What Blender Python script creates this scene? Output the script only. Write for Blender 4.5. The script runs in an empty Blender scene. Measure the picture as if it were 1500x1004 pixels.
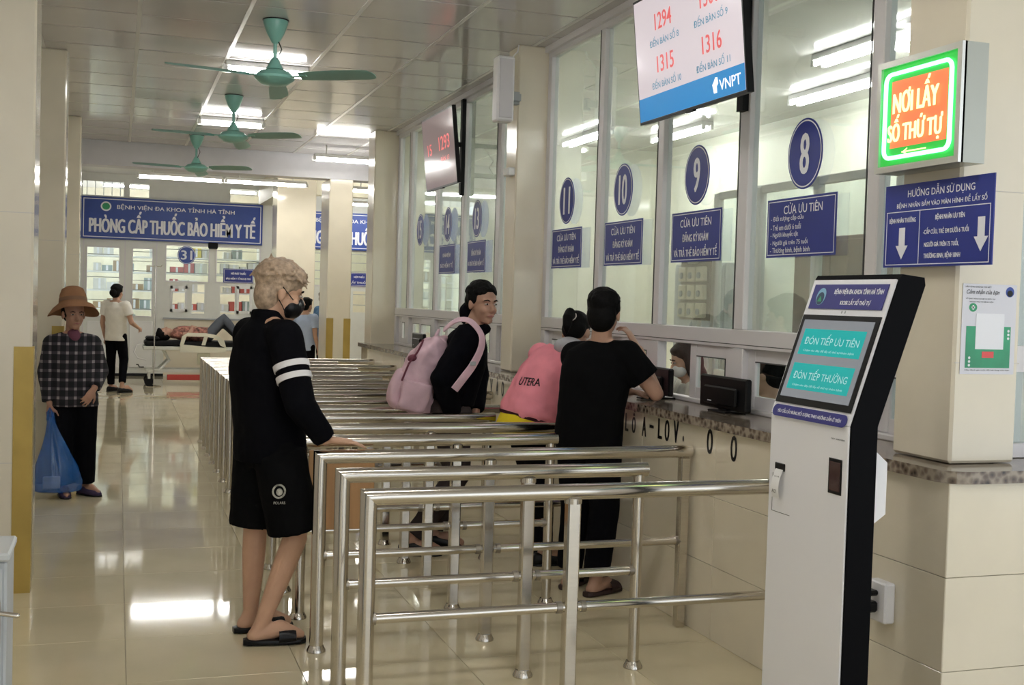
import bpy, math, random
from mathutils import Vector, Matrix, Euler
random.seed(7)
S = bpy.context.scene
COL = S.collection
V = Vector
rad = math.radians

# ------------------------------------------------------------------ camera
def make_camera():
    yaw, pitch, roll = rad(18.697), rad(-2.028), rad(1.667)
    f = V((math.sin(yaw)*math.cos(pitch), math.cos(yaw)*math.cos(pitch), math.sin(pitch)))
    r = V((math.cos(yaw), -math.sin(yaw), 0)); u = r.cross(f)
    r, u = r*math.cos(roll)+u*math.sin(roll), -r*math.sin(roll)+u*math.cos(roll)
    cd = bpy.data.cameras.new('camera'); cd.sensor_width = 36; cd.lens = 1710/1500*36
    cd.clip_start = .05; cd.clip_end = 100
    co = bpy.data.objects.new('camera', cd); COL.objects.link(co)
    m = Matrix((r, u, -f)).transposed().to_4x4(); m.translation = V((0, 0, 1.55))
    co.matrix_world = m; S.camera = co
make_camera()

# ------------------------------------------------------------------ light and exposure
w = bpy.data.worlds.new('world'); S.world = w; w.use_nodes = True
w.node_tree.nodes['Background'].inputs[0].default_value = (.86, .93, 1, 1)
w.node_tree.nodes['Background'].inputs[1].default_value = .75      # added soft fill, let in where the hall is left open behind the camera
S.view_settings.view_transform = 'Standard'; S.view_settings.look = 'None'
S.view_settings.exposure = 1.28; S.view_settings.gamma = 1; S.view_settings.use_curve_mapping = False
TUBE = 26.0        # emission strength of every fluorescent tube
CEIL = 3.42

# ------------------------------------------------------------------ materials
MATS = {}
def mat(name, col, rough=.5, metal=0, var=0, scale=8, bump=0, bscale=60, coat=0, spec=.5, emit=0, ecol=None, stretch=None, trans=0, alpha=1):
    if name in MATS: return MATS[name]
    m = bpy.data.materials.new(name); m.use_nodes = True; MATS[name] = m
    nt = m.node_tree; b = nt.nodes['Principled BSDF']; L = nt.links.new
    c = (*col, 1)
    b.inputs['Base Color'].default_value = c; b.inputs['Roughness'].default_value = rough
    b.inputs['Metallic'].default_value = metal; b.inputs['Specular IOR Level'].default_value = spec
    b.inputs['Coat Weight'].default_value = coat; b.inputs['Coat Roughness'].default_value = .08
    b.inputs['Transmission Weight'].default_value = trans; b.inputs['Alpha'].default_value = alpha
    if emit:
        b.inputs['Emission Color'].default_value = (*(ecol or col), 1); b.inputs['Emission Strength'].default_value = emit
    if var or bump:
        tc = nt.nodes.new('ShaderNodeTexCoord'); mp = nt.nodes.new('ShaderNodeMapping'); L(tc.outputs['Object'], mp.inputs[0])
        if stretch: mp.inputs['Scale'].default_value = stretch
    if var:
        n = nt.nodes.new('ShaderNodeTexNoise'); n.inputs['Scale'].default_value = scale; n.inputs['Detail'].default_value = 5
        L(mp.outputs[0], n.inputs[0])
        r = nt.nodes.new('ShaderNodeValToRGB'); L(n.outputs[0], r.inputs[0])
        r.color_ramp.elements[0].position = .3; r.color_ramp.elements[1].position = .7
        r.color_ramp.elements[0].color = (*[max(0, x*(1-var)) for x in col], 1)
        r.color_ramp.elements[1].color = (*[min(1, x*(1+var)) for x in col], 1)
        L(r.outputs[0], b.inputs['Base Color'])
    if bump:
        n2 = nt.nodes.new('ShaderNodeTexNoise'); n2.inputs['Scale'].default_value = bscale; n2.inputs['Detail'].default_value = 4
        L(mp.outputs[0], n2.inputs[0])
        bp = nt.nodes.new('ShaderNodeBump'); bp.inputs['Strength'].default_value = bump; bp.inputs['Distance'].default_value = .01
        L(n2.outputs[0], bp.inputs['Height']); L(bp.outputs[0], b.inputs['Normal'])
    return m

def emis(name, col, s):
    if name in MATS: return MATS[name]
    m = bpy.data.materials.new(name); m.use_nodes = True; MATS[name] = m
    nt = m.node_tree; nt.nodes.clear(); e = nt.nodes.new('ShaderNodeEmission'); o = nt.nodes.new('ShaderNodeOutputMaterial')
    e.inputs[0].default_value = (*col, 1); e.inputs[1].default_value = s; nt.links.new(e.outputs[0], o.inputs[0])
    return m

def glass_mat(name, tint=(.93, .965, .955), gain=1.5, base=.075, haze=0.0):
    m = bpy.data.materials.new(name); m.use_nodes = True; MATS[name] = m
    nt = m.node_tree; nt.nodes.clear(); N = nt.nodes.new; L = nt.links.new
    o = N('ShaderNodeOutputMaterial'); t = N('ShaderNodeBsdfTransparent'); g = N('ShaderNodeBsdfGlossy'); mx = N('ShaderNodeMixShader')
    t.inputs[0].default_value = (*tint, 1); g.inputs['Roughness'].default_value = .025; g.inputs[0].default_value = (.95, 1, .98, 1)
    lw = N('ShaderNodeLayerWeight'); lw.inputs[0].default_value = .5      # Facing output: 1-|cos|
    pw = N('ShaderNodeMath'); pw.operation = 'POWER'; pw.inputs[1].default_value = 4; L(lw.outputs['Facing'], pw.inputs[0])
    ma = N('ShaderNodeMath'); ma.operation = 'MULTIPLY_ADD'; ma.inputs[1].default_value = gain; ma.inputs[2].default_value = base; ma.use_clamp = True
    L(pw.outputs[0], ma.inputs[0]); L(ma.outputs[0], mx.inputs[0]); L(t.outputs[0], mx.inputs[1]); L(g.outputs[0], mx.inputs[2])
    out = mx.outputs[0]
    if haze:                                    # dust film, thickened to paint in the pale hazy reflections on the panes
        d = N('ShaderNodeBsdfDiffuse'); d.inputs[0].default_value = (.75, .82, .8, 1); m2 = N('ShaderNodeMixShader')
        n = N('ShaderNodeTexNoise'); n.inputs['Scale'].default_value = 1.3; n.inputs['Detail'].default_value = 6
        tc = N('ShaderNodeTexCoord'); L(tc.outputs['Object'], n.inputs[0])
        mm = N('ShaderNodeMath'); mm.operation = 'MULTIPLY'; mm.inputs[1].default_value = haze*2; L(n.outputs[0], mm.inputs[0])
        L(mm.outputs[0], m2.inputs[0]); L(out, m2.inputs[1]); L(d.outputs[0], m2.inputs[2]); out = m2.outputs[0]
    L(out, o.inputs[0])
    return m

def granite_mat():
    m = bpy.data.materials.new('granite'); m.use_nodes = True; nt = m.node_tree; b = nt.nodes['Principled BSDF']; N = nt.nodes.new; L = nt.links.new
    tc = N('ShaderNodeTexCoord'); v = N('ShaderNodeTexVoronoi'); v.inputs['Scale'].default_value = 38
    n = N('ShaderNodeTexNoise'); n.inputs['Scale'].default_value = 22; n.inputs['Detail'].default_value = 8
    L(tc.outputs['Object'], v.inputs[0]); L(tc.outputs['Object'], n.inputs[0])
    mx = N('ShaderNodeMix'); mx.data_type = 'FLOAT'; mx.inputs[0].default_value = .5; L(v.outputs['Distance'], mx.inputs[2]); L(n.outputs[0], mx.inputs[3])
    r = N('ShaderNodeValToRGB'); L(mx.outputs[0], r.inputs[0]); e = r.color_ramp.elements
    e[0].position = .28; e[0].color = (.03, .022, .018, 1); e[1].position = .62; e[1].color = (.33, .28, .22, 1)
    k = e.new(.45); k.color = (.16, .12, .09, 1)
    L(r.outputs[0], b.inputs['Base Color']); b.inputs['Roughness'].default_value = .12
    return m

def plaid_mat():
    m = bpy.data.materials.new('plaid_cloth'); m.use_nodes = True; nt = m.node_tree; b = nt.nodes['Principled BSDF']; N = nt.nodes.new; L = nt.links.new
    tc = N('ShaderNodeTexCoord'); sp = N('ShaderNodeSeparateXYZ'); L(tc.outputs['Object'], sp.inputs[0])
    def stripe(o, k, th):
        a = N('ShaderNodeMath'); a.operation = 'MULTIPLY'; a.inputs[1].default_value = k; L(o, a.inputs[0])
        s = N('ShaderNodeMath'); s.operation = 'SINE'; L(a.outputs[0], s.inputs[0])
        g = N('ShaderNodeMath'); g.operation = 'GREATER_THAN'; g.inputs[1].default_value = th; L(s.outputs[0], g.inputs[0]); return g.outputs[0]
    a = stripe(sp.outputs[0], 105, .55); c = stripe(sp.outputs[2], 95, .55)
    ad = N('ShaderNodeMath'); ad.operation = 'ADD'; L(a, ad.inputs[0]); L(c, ad.inputs[1])
    d = N('ShaderNodeMath'); d.operation = 'MULTIPLY'; d.inputs[1].default_value = .5; L(ad.outputs[0], d.inputs[0])
    r = N('ShaderNodeValToRGB'); L(d.outputs[0], r.inputs[0]); e = r.color_ramp.elements
    e[0].color = (.006, .006, .009, 1); e[1].color = (.26, .23, .24, 1); k = e.new(.5); k.color = (.04, .034, .042, 1)
    L(r.outputs[0], b.inputs['Base Color']); b.inputs['Roughness'].default_value = .9
    return m

def wood_mat(name, c1, c2):
    m = bpy.data.materials.new(name); m.use_nodes = True; nt = m.node_tree; b = nt.nodes['Principled BSDF']; N = nt.nodes.new; L = nt.links.new
    tc = N('ShaderNodeTexCoord'); mp = N('ShaderNodeMapping'); mp.inputs['Scale'].default_value = (18, 18, 1.5); L(tc.outputs['Object'], mp.inputs[0])
    n = N('ShaderNodeTexNoise'); n.inputs['Scale'].default_value = 2; n.inputs['Detail'].default_value = 7; L(mp.outputs[0], n.inputs[0])
    r = N('ShaderNodeValToRGB'); L(n.outputs[0], r.inputs[0]); r.color_ramp.elements[0].color = (*c1, 1); r.color_ramp.elements[1].color = (*c2, 1)
    L(r.outputs[0], b.inputs['Base Color']); b.inputs['Roughness'].default_value = .4
    return m

M_floor = mat('floor_tile', (.64, .565, .385), .055, var=.07, scale=2.2, spec=.45)
M_grout = mat('grout', (.36, .31, .22), .7, var=.1)
M_ceil = mat('ceiling_panel', (.60, .58, .57), .09, var=.05, scale=1.5, stretch=(1, 1, 1))
M_ceilj = mat('ceiling_strip', (.66, .65, .62), .3)
M_ceild = mat('ceiling_void', (.03, .03, .03), .8)
M_wall = mat('wall_plaster', (.70, .66, .60), .35, var=.03, scale=3)
M_tile = mat('wall_tile', (.76, .695, .555), .14, var=.04, scale=2.5, coat=.3)
M_cream = mat('cream_paint', (.80, .76, .60), .5, var=.04)
M_gold = mat('brass_cladding', (.46, .32, .08), .38, .35, var=.12, scale=4)
M_alu = mat('powder_coated_frame', (.72, .70, .71), .38)
M_aludk = mat('frame_gasket', (.05, .05, .05), .6)
M_white = mat('white_paint', (.82, .82, .80), .4)
M_whitep = mat('white_plastic', (.78, .77, .78), .35)
M_steel = mat('stainless_steel', (.60, .56, .50), .14, 1, var=.05, scale=30, stretch=(.2, 8, 8))
M_steeld = mat('weld_collar', (.34, .31, .27), .4, 1)
M_black = mat('black_plastic', (.005, .005, .006), .35, spec=.25)
M_blackm = mat('black_matte', (.005, .005, .006), .6, spec=.2)
M_granite = granite_mat()
M_glass = glass_mat('window_glass', haze=.085)
M_glassc = glass_mat('clear_glass', gain=.8, base=.03)
M_blue = mat('sign_blue', (.018, .033, .25), .45, var=.06)
M_bluel = mat('sign_blue_bright', (.028, .07, .34), .45, var=.06)
M_navy = mat('sticker_navy', (.03, .03, .20), .5)
M_print = mat('white_print', (.86, .87, .92), .5)
M_red = mat('red_print', (.75, .09, .09), .5)
M_green = mat('green_print', (.03, .32, .14), .5)
M_fan = mat('fan_enamel', (.20, .44, .37), .33, var=.05)
M_fand = mat('fan_blade_enamel', (.20, .38, .33), .4, var=.06)
M_wood = wood_mat('board_wood', (.34, .17, .06), (.52, .29, .12))
M_woodr = wood_mat('cabinet_wood', (.17, .07, .04), (.28, .13, .08))
M_grey = mat('grey_paint', (.38, .40, .41), .5, var=.05)
M_tube = emis('fluorescent_tube', (1, .985, .95), TUBE)
M_dark = mat('dark_gap', (.02, .02, .02), .8)
M_plaid = plaid_mat()
def skin(n, c): return mat(n, c, .5, var=.06, scale=12, spec=.35)
SK_boy = skin('skin_a', (.55, .33, .22)); SK_man = skin('skin_b', (.46, .27, .19)); SK_old = skin('skin_c', (.40, .22, .15)); SK_f = skin('skin_d', (.56, .36, .26))
M_lip = mat('lip', (.36, .13, .11), .45); M_eye = mat('eye_white', (.48, .42, .38), .3); M_iris = mat('iris', (.015, .01, .008), .2)
M_hairb = mat('black_hair', (.004, .0036, .0036), .65, spec=.12, var=.3, scale=40, bump=.35, bscale=90)
M_hairbl = mat('bleached_hair', (.40, .29, .20), .6, var=.35, scale=45, bump=.5, bscale=80)
def cloth(n, c, v=.08, b=.35): return mat(n, c, .92, var=v, scale=9, bump=b, bscale=14, spec=.08)
C_black = cloth('black_cloth', (.003, .003, .0045)); C_blackt = cloth('black_jersey', (.004, .004, .0045)); C_stripe = cloth('white_stripe', (.78, .76, .76), .02, .1)
C_jacket = cloth('black_jacket_cloth', (.003, .003, .005)); C_pink = cloth('pink_jacket_cloth', (.86, .30, .36)); C_pinkd = cloth('maroon_trim', (.05, .015, .02))
C_bag = cloth('pink_backpack_cloth', (.66, .46, .52), .12, .5); C_bagd = cloth('maroon_lining', (.16, .05, .07)); C_brown = cloth('brown_trousers', (.045, .035, .034), .2)
C_yellow = cloth('yellow_cloth', (.78, .60, .03)); C_greyh = cloth('grey_hood', (.42, .42, .45)); C_white = cloth('white_cloth', (.72, .70, .64)); C_blues = cloth('blue_polo', (.06, .12, .20)); C_lblue = cloth('light_blue_shirt', (.42, .50, .66))
C_hat = cloth('straw_brown_cloth', (.31, .16, .085)); C_mauve = cloth('mauve_vest', (.16, .06, .09)); C_shoe = cloth('purple_shoe_cloth', (.07, .05, .10)); C_pat = mat('patterned_cloth', (.30, .13, .10), .9, var=.9, scale=22); C_greyt = cloth('grey_trousers', (.10, .11, .13))

# ------------------------------------------------------------------ mesh builder
class MB:
    def __init__(s): s.v = []; s.f = []
    def add(s, vs, fs):
        o = len(s.v); s.v += [V(x) for x in vs]; s.f += [tuple(i+o for i in f) for f in fs]; return s
    def box(s, x0, x1, y0, y1, z0, z1):
        return s.add([(x, y, z) for z in (z0, z1) for y in (y0, y1) for x in (x0, x1)],
                     [(0, 2, 3, 1), (4, 5, 7, 6), (0, 1, 5, 4), (2, 6, 7, 3), (0, 4, 6, 2), (1, 3, 7, 5)])
    def bbox(s, x0, x1, y0, y1, z0, z1, b=.005):          # box with chamfered edges
        vs = []; c = ((x0+x1)/2, (y0+y1)/2, (z0+z1)/2); h = ((x1-x0)/2, (y1-y0)/2, (z1-z0)/2)
        b = min(b, *[q*.9 for q in h]); idx = {}
        for sx in (-1, 1):
            for sy in (-1, 1):
                for sz in (-1, 1):
                    for a in range(3):
                        p = [c[0]+sx*(h[0]-b), c[1]+sy*(h[1]-b), c[2]+sz*(h[2]-b)]; p[a] += (sx, sy, sz)[a]*b
                        idx[(sx, sy, sz, a)] = len(vs); vs.append(p)
        fs = []
        for a in range(3):
            u, v = (a+1) % 3, (a+2) % 3
            for sg in (-1, 1):
                q = []
                for su, sv in ((-1, -1), (1, -1), (1, 1), (-1, 1)):
                    k = [0, 0, 0]; k[a] = sg; k[u] = su; k[v] = sv; q.append(idx[(*k, a)])
                fs.append(tuple(q if sg > 0 else q[::-1]))
            for su in (-1, 1):
                for sv in (-1, 1):
                    q = []
                    for k_a, ax in ((-1, u), (1, u), (1, v), (-1, v)):
                        k = [0, 0, 0]; k[a] = k_a; k[u] = su; k[v] = sv; q.append(idx[(*k, ax)])
                    fs.append(tuple(q if su*sv < 0 else q[::-1]))
        for sx in (-1, 1):
            for sy in (-1, 1):
                for sz in (-1, 1):
                    q = [idx[(sx, sy, sz, a)] for a in range(3)]; fs.append(tuple(q if sx*sy*sz > 0 else q[::-1]))
        return s.add(vs, fs)
    def loft(s, rings, n=16, cap=True, p=2.0):
        vs = []
        for c, U, W in rings:
            for i in range(n):
                a = 2*math.pi*i/n; ca, sa = math.cos(a), math.sin(a)
                if p != 2: ca = math.copysign(abs(ca)**(2/p), ca); sa = math.copysign(abs(sa)**(2/p), sa)
                vs.append(V(c)+V(U)*ca+V(W)*sa)
        fs = []
        for k in range(len(rings)-1):
            for i in range(n):
                j = (i+1) % n; fs.append((k*n+i, k*n+j, (k+1)*n+j, (k+1)*n+i))
        if cap: fs.append(tuple(range(n))[::-1]); fs.append(tuple((len(rings)-1)*n+i for i in range(n)))
        return s.add(vs, fs)
    @staticmethod
    def frame(d, up=None):
        d = V(d).normalized(); up = V(up) if up else (V((0, 0, 1)) if abs(d.z) < .9 else V((0, 1, 0)))
        u = up.cross(d).normalized(); return u, d.cross(u).normalized()
    def cyl(s, a, b, r, r2=None, n=16, cap=True):
        a, b = V(a), V(b); u, v = MB.frame(b-a); r2 = r if r2 is None else r2
        return s.loft([(a, u*r, v*r), (b, u*r2, v*r2)], n, cap)
    def capsule(s, a, b, r, r2=None, n=14, fl=1.0):
        a, b = V(a), V(b); r2 = r if r2 is None else r2; d = (b-a).normalized(); u, v = MB.frame(d); R = []
        for k in range(5): t = math.pi/2*k/4; rr = max(.0004, math.sin(t)); R.append((a-d*r*math.cos(t), u*r*rr, v*r*rr*fl))
        for k in range(5): t = math.pi/2*k/4; rr = max(.0004, math.cos(t)); R.append((b+d*r2*math.sin(t), u*r2*rr, v*r2*rr*fl))
        return s.loft(R, n)
    def ell(s, c, r, rot=None, n=18, m=10):
        c = V(c); rot = rot or Matrix.Identity(3); R = []
        for k in range(m+1):
            t = math.pi*k/m; rr = max(.001, math.sin(t)); R.append((c+rot@V((0, 0, -r[2]*math.cos(t))), rot@V((r[0]*rr, 0, 0)), rot@V((0, r[1]*rr, 0))))
        return s.loft(R, n)
    def tube(s, pts, r, n=8):
        pts = [V(p) for p in pts]; R = []; u = None
        for i, p in enumerate(pts):
            d = (pts[min(i+1, len(pts)-1)]-pts[max(i-1, 0)]).normalized()
            if u is None: u, v = MB.frame(d)
            else: u = (u-d*u.dot(d)).normalized(); v = d.cross(u)
            rr = r[i] if isinstance(r, (list, tuple)) else r; R.append((p, u*rr, v*rr))
        return s.loft(R, n)
    def lathe(s, prof, c=(0, 0, 0), n=24):
        c = V(c); return s.loft([(c+V((0, 0, z)), V((max(r, .0005), 0, 0)), V((0, max(r, .0005), 0))) for r, z in prof], n)
    def prism(s, poly, o, ux, uy, d):         # polygon in plane (ux,uy) at o, extruded by vector d
        o, ux, uy, d = V(o), V(ux), V(uy), V(d); n = len(poly)
        A = [o+ux*x+uy*y for x, y in poly]
        return s.add(A+[p+d for p in A], [tuple(range(n)), tuple(range(n, 2*n))[::-1]]+[(i, i+n, (i+1) % n+n, (i+1) % n) for i in range(n)])
    def mesh(s, name, m, smooth=False, off=None):
        me = bpy.data.meshes.new(name); o = V(off) if off is not None else V((0, 0, 0))
        me.from_pydata([tuple(v-o) for v in s.v], [], s.f); me.validate()
        import bmesh
        bm = bmesh.new(); bm.from_mesh(me); bmesh.ops.recalc_face_normals(bm, faces=bm.faces); bm.to_mesh(me); bm.free()
        if m: me.materials.append(m)
        if smooth:
            me.polygons.foreach_set('use_smooth', [True]*len(me.polygons)); 
            if smooth != 'all': me.set_sharp_from_angle(angle=rad(38))
        return me

def link(name, me, parent=None, loc=None):
    o = bpy.data.objects.new(name, me); COL.objects.link(o)
    if parent: o.parent = parent
    if loc is not None: o.location = loc
    return o
def tag(o, label=None, cat=None, group=None, kind=None):
    if label: o['label'] = label
    if cat: o['category'] = cat
    if group: o['group'] = group
    if kind: o['kind'] = kind
    return o
def thing(name, label, cat, loc=(0, 0, 0), group=None, kind=None):
    return tag(link(name, None, None, loc), label, cat, group, kind)
def wl(o):                                   # world location of an unrotated parent chain
    p = V((0, 0, 0))
    while o: p += o.location; o = o.parent
    return p
def part(name, mb, m, parent, smooth=False, label=None):       # mb in world coordinates
    o = link(name, mb.mesh(name, m, smooth, wl(parent)), parent)
    if label: o['label'] = label
    return o
def solo(name, mb, m, label, cat, kind=None, group=None, smooth=False):
    c = sum(mb.v, V((0, 0, 0)))/len(mb.v); c.z = min(v.z for v in mb.v)
    return tag(link(name, mb.mesh(name, m, smooth, c), None, c), label, cat, group, kind)
def struct(name, mb, m, label, smooth=False):
    return solo(name, mb, m, label, None, 'structure', smooth=smooth)
def tree_copy(o, loc=None, parent=None):
    c = o.copy(); COL.objects.link(c)
    if parent: c.parent = parent
    if loc is not None: c.location = loc
    for ch in list(o.children): tree_copy(ch, None, c)
    return c

# ------------------------------------------------------------------ lettering
def text_mesh(s, wd, ht, bold=0.0, slant=0.0, align=0):
    c = bpy.data.curves.new('lettering', 'FONT'); c.body = s; c.offset = .004; c.resolution_u = 3; c.shear = slant
    o = bpy.data.objects.new('lettering', c); COL.objects.link(o)
    me = bpy.data.meshes.new_from_object(o.evaluated_get(bpy.context.evaluated_depsgraph_get()))
    bpy.data.objects.remove(o); bpy.data.curves.remove(c)
    xs = [v.co.x for v in me.vertices]; ys = [v.co.y for v in me.vertices]
    cx, cy = (min(xs)+max(xs))/2, (min(ys)+max(ys))/2; sx = wd/(max(xs)-min(xs)); sy = ht/(max(ys)-min(ys))
    for v in me.vertices: v.co.x = (v.co.x-cx)*sx; v.co.y = (v.co.y-cy)*sy; v.co.z = 0
    if bold:                                   # heavier strokes: shifted copies of the glyphs
        vs = [v.co.copy() for v in me.vertices]; fs = [tuple(p.vertices) for p in me.polygons]; nv = len(vs); b = bold*.85*ht; V2 = []; F2 = []
        for q, dx in enumerate((-b, 0, b)):
            V2 += [(v.x*(1-2*b/wd)+dx, v.y*(1-b*.6/ht)+(b*.3 if q == 1 else -b*.1), -.00004*q) for v in vs]; F2 += [tuple(i+nv*q for i in f) for f in fs]
        bpy.data.meshes.remove(me); me = bpy.data.meshes.new('lettering'); me.from_pydata(V2, [], F2)
    me.name = 'lettering'
    return me
AX = {'-X': Matrix(((0, 0, -1), (-1, 0, 0), (0, 1, 0))), '-Y': Matrix(((1, 0, 0), (0, 0, -1), (0, 1, 0)))}
def letter(s, c, wd, ht, ax, m, parent, bold=0.0, slant=0, name='lettering', rot=None):
    me = text_mesh(s, wd, ht, bold, slant); R = rot or AX[ax]
    for v in me.vertices: v.co = R @ v.co + V(c) - wl(parent)
    me.materials.append(m); return link(name, me, parent)
def plate(ax, c, wd, ht, th, mb=None, rot=None):             # a flat slab facing ax, its face centred at c
    mb = mb or MB(); R = rot or AX[ax]; c = V(c)
    P = [(-wd/2, -ht/2), (wd/2, -ht/2), (wd/2, ht/2), (-wd/2, ht/2)]
    return mb.prism(P, c, R @ V((1, 0, 0)), R @ V((0, 1, 0)), R @ V((0, 0, -th)))
def frame_strip(ax, c, wd, ht, t, th=.001, rot=None):       # a thin printed border
    mb = MB(); R = rot or AX[ax]; c = V(c); X, Y = R @ V((1, 0, 0)), R @ V((0, 1, 0))
    plate(ax, c+Y*(ht/2-t/2), wd, t, th, mb, R); plate(ax, c-Y*(ht/2-t/2), wd, t, th, mb, R)
    plate(ax, c+X*(wd/2-t/2), t, ht-2*t, th, mb, R); plate(ax, c-X*(wd/2-t/2), t, ht-2*t, th, mb, R)
    return mb
def disc(ax, c, rx, ry, th, n=40, rot=None):
    R = rot or AX[ax]
    return MB().prism([(rx*math.cos(2*math.pi*i/n), ry*math.sin(2*math.pi*i/n)) for i in range(n)], c, R @ V((1, 0, 0)), R @ V((0, 1, 0)), R @ V((0, 0, -th)))
def ringd(ax, c, rx, ry, t, n=40):
    R = AX[ax]; X, Y = R @ V((1, 0, 0)), R @ V((0, 1, 0)); mb = MB(); vs = []; c = V(c)
    for k in (0, 1):
        for i in range(n):
            a = 2*math.pi*i/n; vs.append(c+X*((rx-k*t)*math.cos(a))+Y*((ry-k*t)*math.sin(a)))
    return mb.add(vs, [(i, (i+1) % n, n+(i+1) % n, n+i) for i in range(n)])

# ================================================================== THE SETTING
XC = 2.638      # counter front
XG = 3.0        # plane of the glazed partition
# ---- floor
fl = struct('floor', MB().box(-1.4, 7, -5, 26, -.08, -.004), M_grout, 'glossy cream tiled hall floor')
xs = [-1.315+.685*i for i in range(7)]; ys = [2.30+.62*i for i in range(33)]
tm = MB().bbox(-.3415, .3415, -.309, .309, -.004, 0, .0015).mesh('floor_tile', M_floor)
for i in range(6):
    for y in ys[:-1]:
        link('floor_tile', tm, fl, V((xs[i]+.3425, y+.31, 0))-fl.location)
part('floor_slab', MB().box(-1.4, 7, -5, 2.30, -.004, 0).box(2.795, 7, 2.30, 26, -.004, 0).box(-1.4, 2.795, 22.14, 26, -.004, 0).box(-1.4, -1.315, 2.3, 22.14, -.004, 0), M_floor, fl)
# ---- ceiling
ce = struct('ceiling', MB().box(-1.4, 7, -5, 15.7, CEIL+.012, CEIL+.08), M_ceild, 'suspended ceiling of glossy grey panels with pale strips')
cx = [-.85, -.578]+[.107+.685*i for i in range(5)]+[3.0]
for i in range(len(cx)-1):
    a, b = cx[i]+.001, cx[i+1]-.001
    pm = MB().bbox(a, b, .009, .591, CEIL, CEIL+.012, .003).mesh('ceiling_panel', M_ceil)
    for k in range(19): link('ceiling_panel', pm, ce, V((0, 4.2+.6*k, 0))-ce.location)
for x in cx[1:-1]:
    part('ceiling_strip', MB().box(x-.014, x+.014, 4.2, 15.6, CEIL-.004, CEIL+.002), M_ceilj, ce)
part('ceiling_slab', MB().box(-1.4, 7, -5, 4.19, CEIL, CEIL+.012).box(3.0, 7, 4.19, 15.7, CEIL, CEIL+.012), M_ceil, ce)
ce2 = struct('ceiling', MB().box(-1.4, 7, 15.95, 26, 3.62, 3.70), M_white, 'white plaster ceiling beyond the concrete beam')
struct('trim_1', MB().box(-.85, 7, 15.65, 15.95, 3.115, 3.66), mat('beam_paint', (.66, .65, .68), .4, var=.03), 'pale grey concrete beam crossing the hall at the ceiling')
struct('trim_2', MB().box(2.94, 3.0, 4.2, 12.95, CEIL-.045, CEIL), M_alu, 'grey edge strip along ceiling above the glazed partition')
# ---- left wall and its pillars
struct('wall_left', MB().box(-1.0, -.8, -5, 22.1, 0, 3.62), M_wall, 'cream plaster wall behind the left pillars')
def left_pillar(y0, lab):
    p = struct('wall_pillar', MB().bbox(-.85, -.405, y0, y0+.38, 0, CEIL, .012), M_tile, lab)
    part('corner_cladding', MB().box(-.49, -.399, y0-.006, y0, 0.0, 1.25).box(-.405, -.399, y0, y0+.09, 0.0, 1.25), M_gold, p, label='gold corner cladding')
    part('tile_joint', MB().box(-.85, -.404, y0-.0012, y0, 1.92, 1.924).box(-.85, -.404, y0-.0012, y0, .66, .664), mat('joint', (.6, .56, .5), .6), p)
left_pillar(6.34, 'nearest cream tiled pillar at the left with tall gold corner cladding')
left_pillar(9.87, 'cream pillar behind the woman in the hat')
left_pillar(13.6, 'farthest cream pillar along the left wall')
# ---- right pillars
def pillar(x0, x1, y0, y1, z0, z1, lab, gold=False):
    p = struct('wall_pillar', MB().bbox(x0, x1, y0, y1, z0, z1, .01), M_tile, lab)
    if gold:
        for a, b in ((x0-.004, x0+.09), (x1-.09, x1+.004)):
            part('corner_cladding', MB().box(a, b, y0-.006, y0, 0, 1.25), M_gold, p, label='gold corner cladding')
    return p
p1 = pillar(2.74, 3.02, 3.33, 3.65, 1.03, CEIL, 'cream pillar standing on the counter corner behind the kiosk')
part('tile_joint', MB().box(2.742, 3.02, 3.3288, 3.33, 1.98, 1.983).box(2.7388, 2.74, 3.33, 3.65, 1.98, 1.983).box(2.742, 3.02, 3.3288, 3.33, 1.38, 1.383), mat('joint', (.6, .56, .5), .6), p1)
pillar(2.74, 3.0, 8.12, 8.36, 1.03, CEIL, 'cream pillar between windows 11 and 13')
pillar(2.70, 3.0, 12.95, 13.3, 0, CEIL, 'pale pillar closing the far end of the glazed partition')
pillar(2.66, 2.98, 15.66, 16.3, 0, 3.12, 'free-standing white pillar under the beam with gold lower corners', True)
pillar(2.42, 3.05, 19.2, 19.8, 0, 3.62, 'yellowish pillar near the pharmacy sign')
struct('trim_3', MB().box(3.05, 6.2, 19.25, 19.5, 3.2, 3.62).box(2.45, 2.8, 19.8, 22.1, 3.2, 3.62), M_cream, 'cream beam meeting the yellowish pillar')
# ---- counter
cb = struct('wall_counter', MB().box(XC+.012, XG+.06, 3.22, 13.2, 0, .985).box(XC+.012, 6.2, 3.212, 3.5, 0, .985), M_grout, 'cream tiled counter wall below the service windows')
ty = [3.2+.8*i for i in range(13)]; tz = [0.0, .345, .665, .985]
for j in range(3):
    me = MB().bbox(0, .012, .0015, .7985, tz[j]+.001, tz[j+1]-.001, .0015).mesh('wall_tile', M_tile)
    for y in ty[:-1]: link('wall_tile', me, cb, V((XC, y, 0))-cb.location)
    me = MB().bbox(.0015, .5985, 0, .012, tz[j]+.001, tz[j+1]-.001, .0015).mesh('wall_tile', M_tile)
    for k in range(5): link('wall_tile', me, cb, V((XC+.6*k, 3.2, 0))-cb.location)
cor = [(2.61+.09*(1-math.cos(a)), 3.165+.09*(1-math.sin(a))) for a in [math.pi/2*i/8 for i in range(9)]]
poly = [(2.61, 13.22)]+cor+[(6.2, 3.165), (6.2, 3.5), (3.06, 3.5), (3.06, 13.22)]
solo('granite_counter_top', MB().prism(poly, (0, 0, .985), (1, 0, 0), (0, 1, 0), (0, 0, .042)), M_granite, 'long polished brown granite counter top below the glass windows', 'counter')
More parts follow.
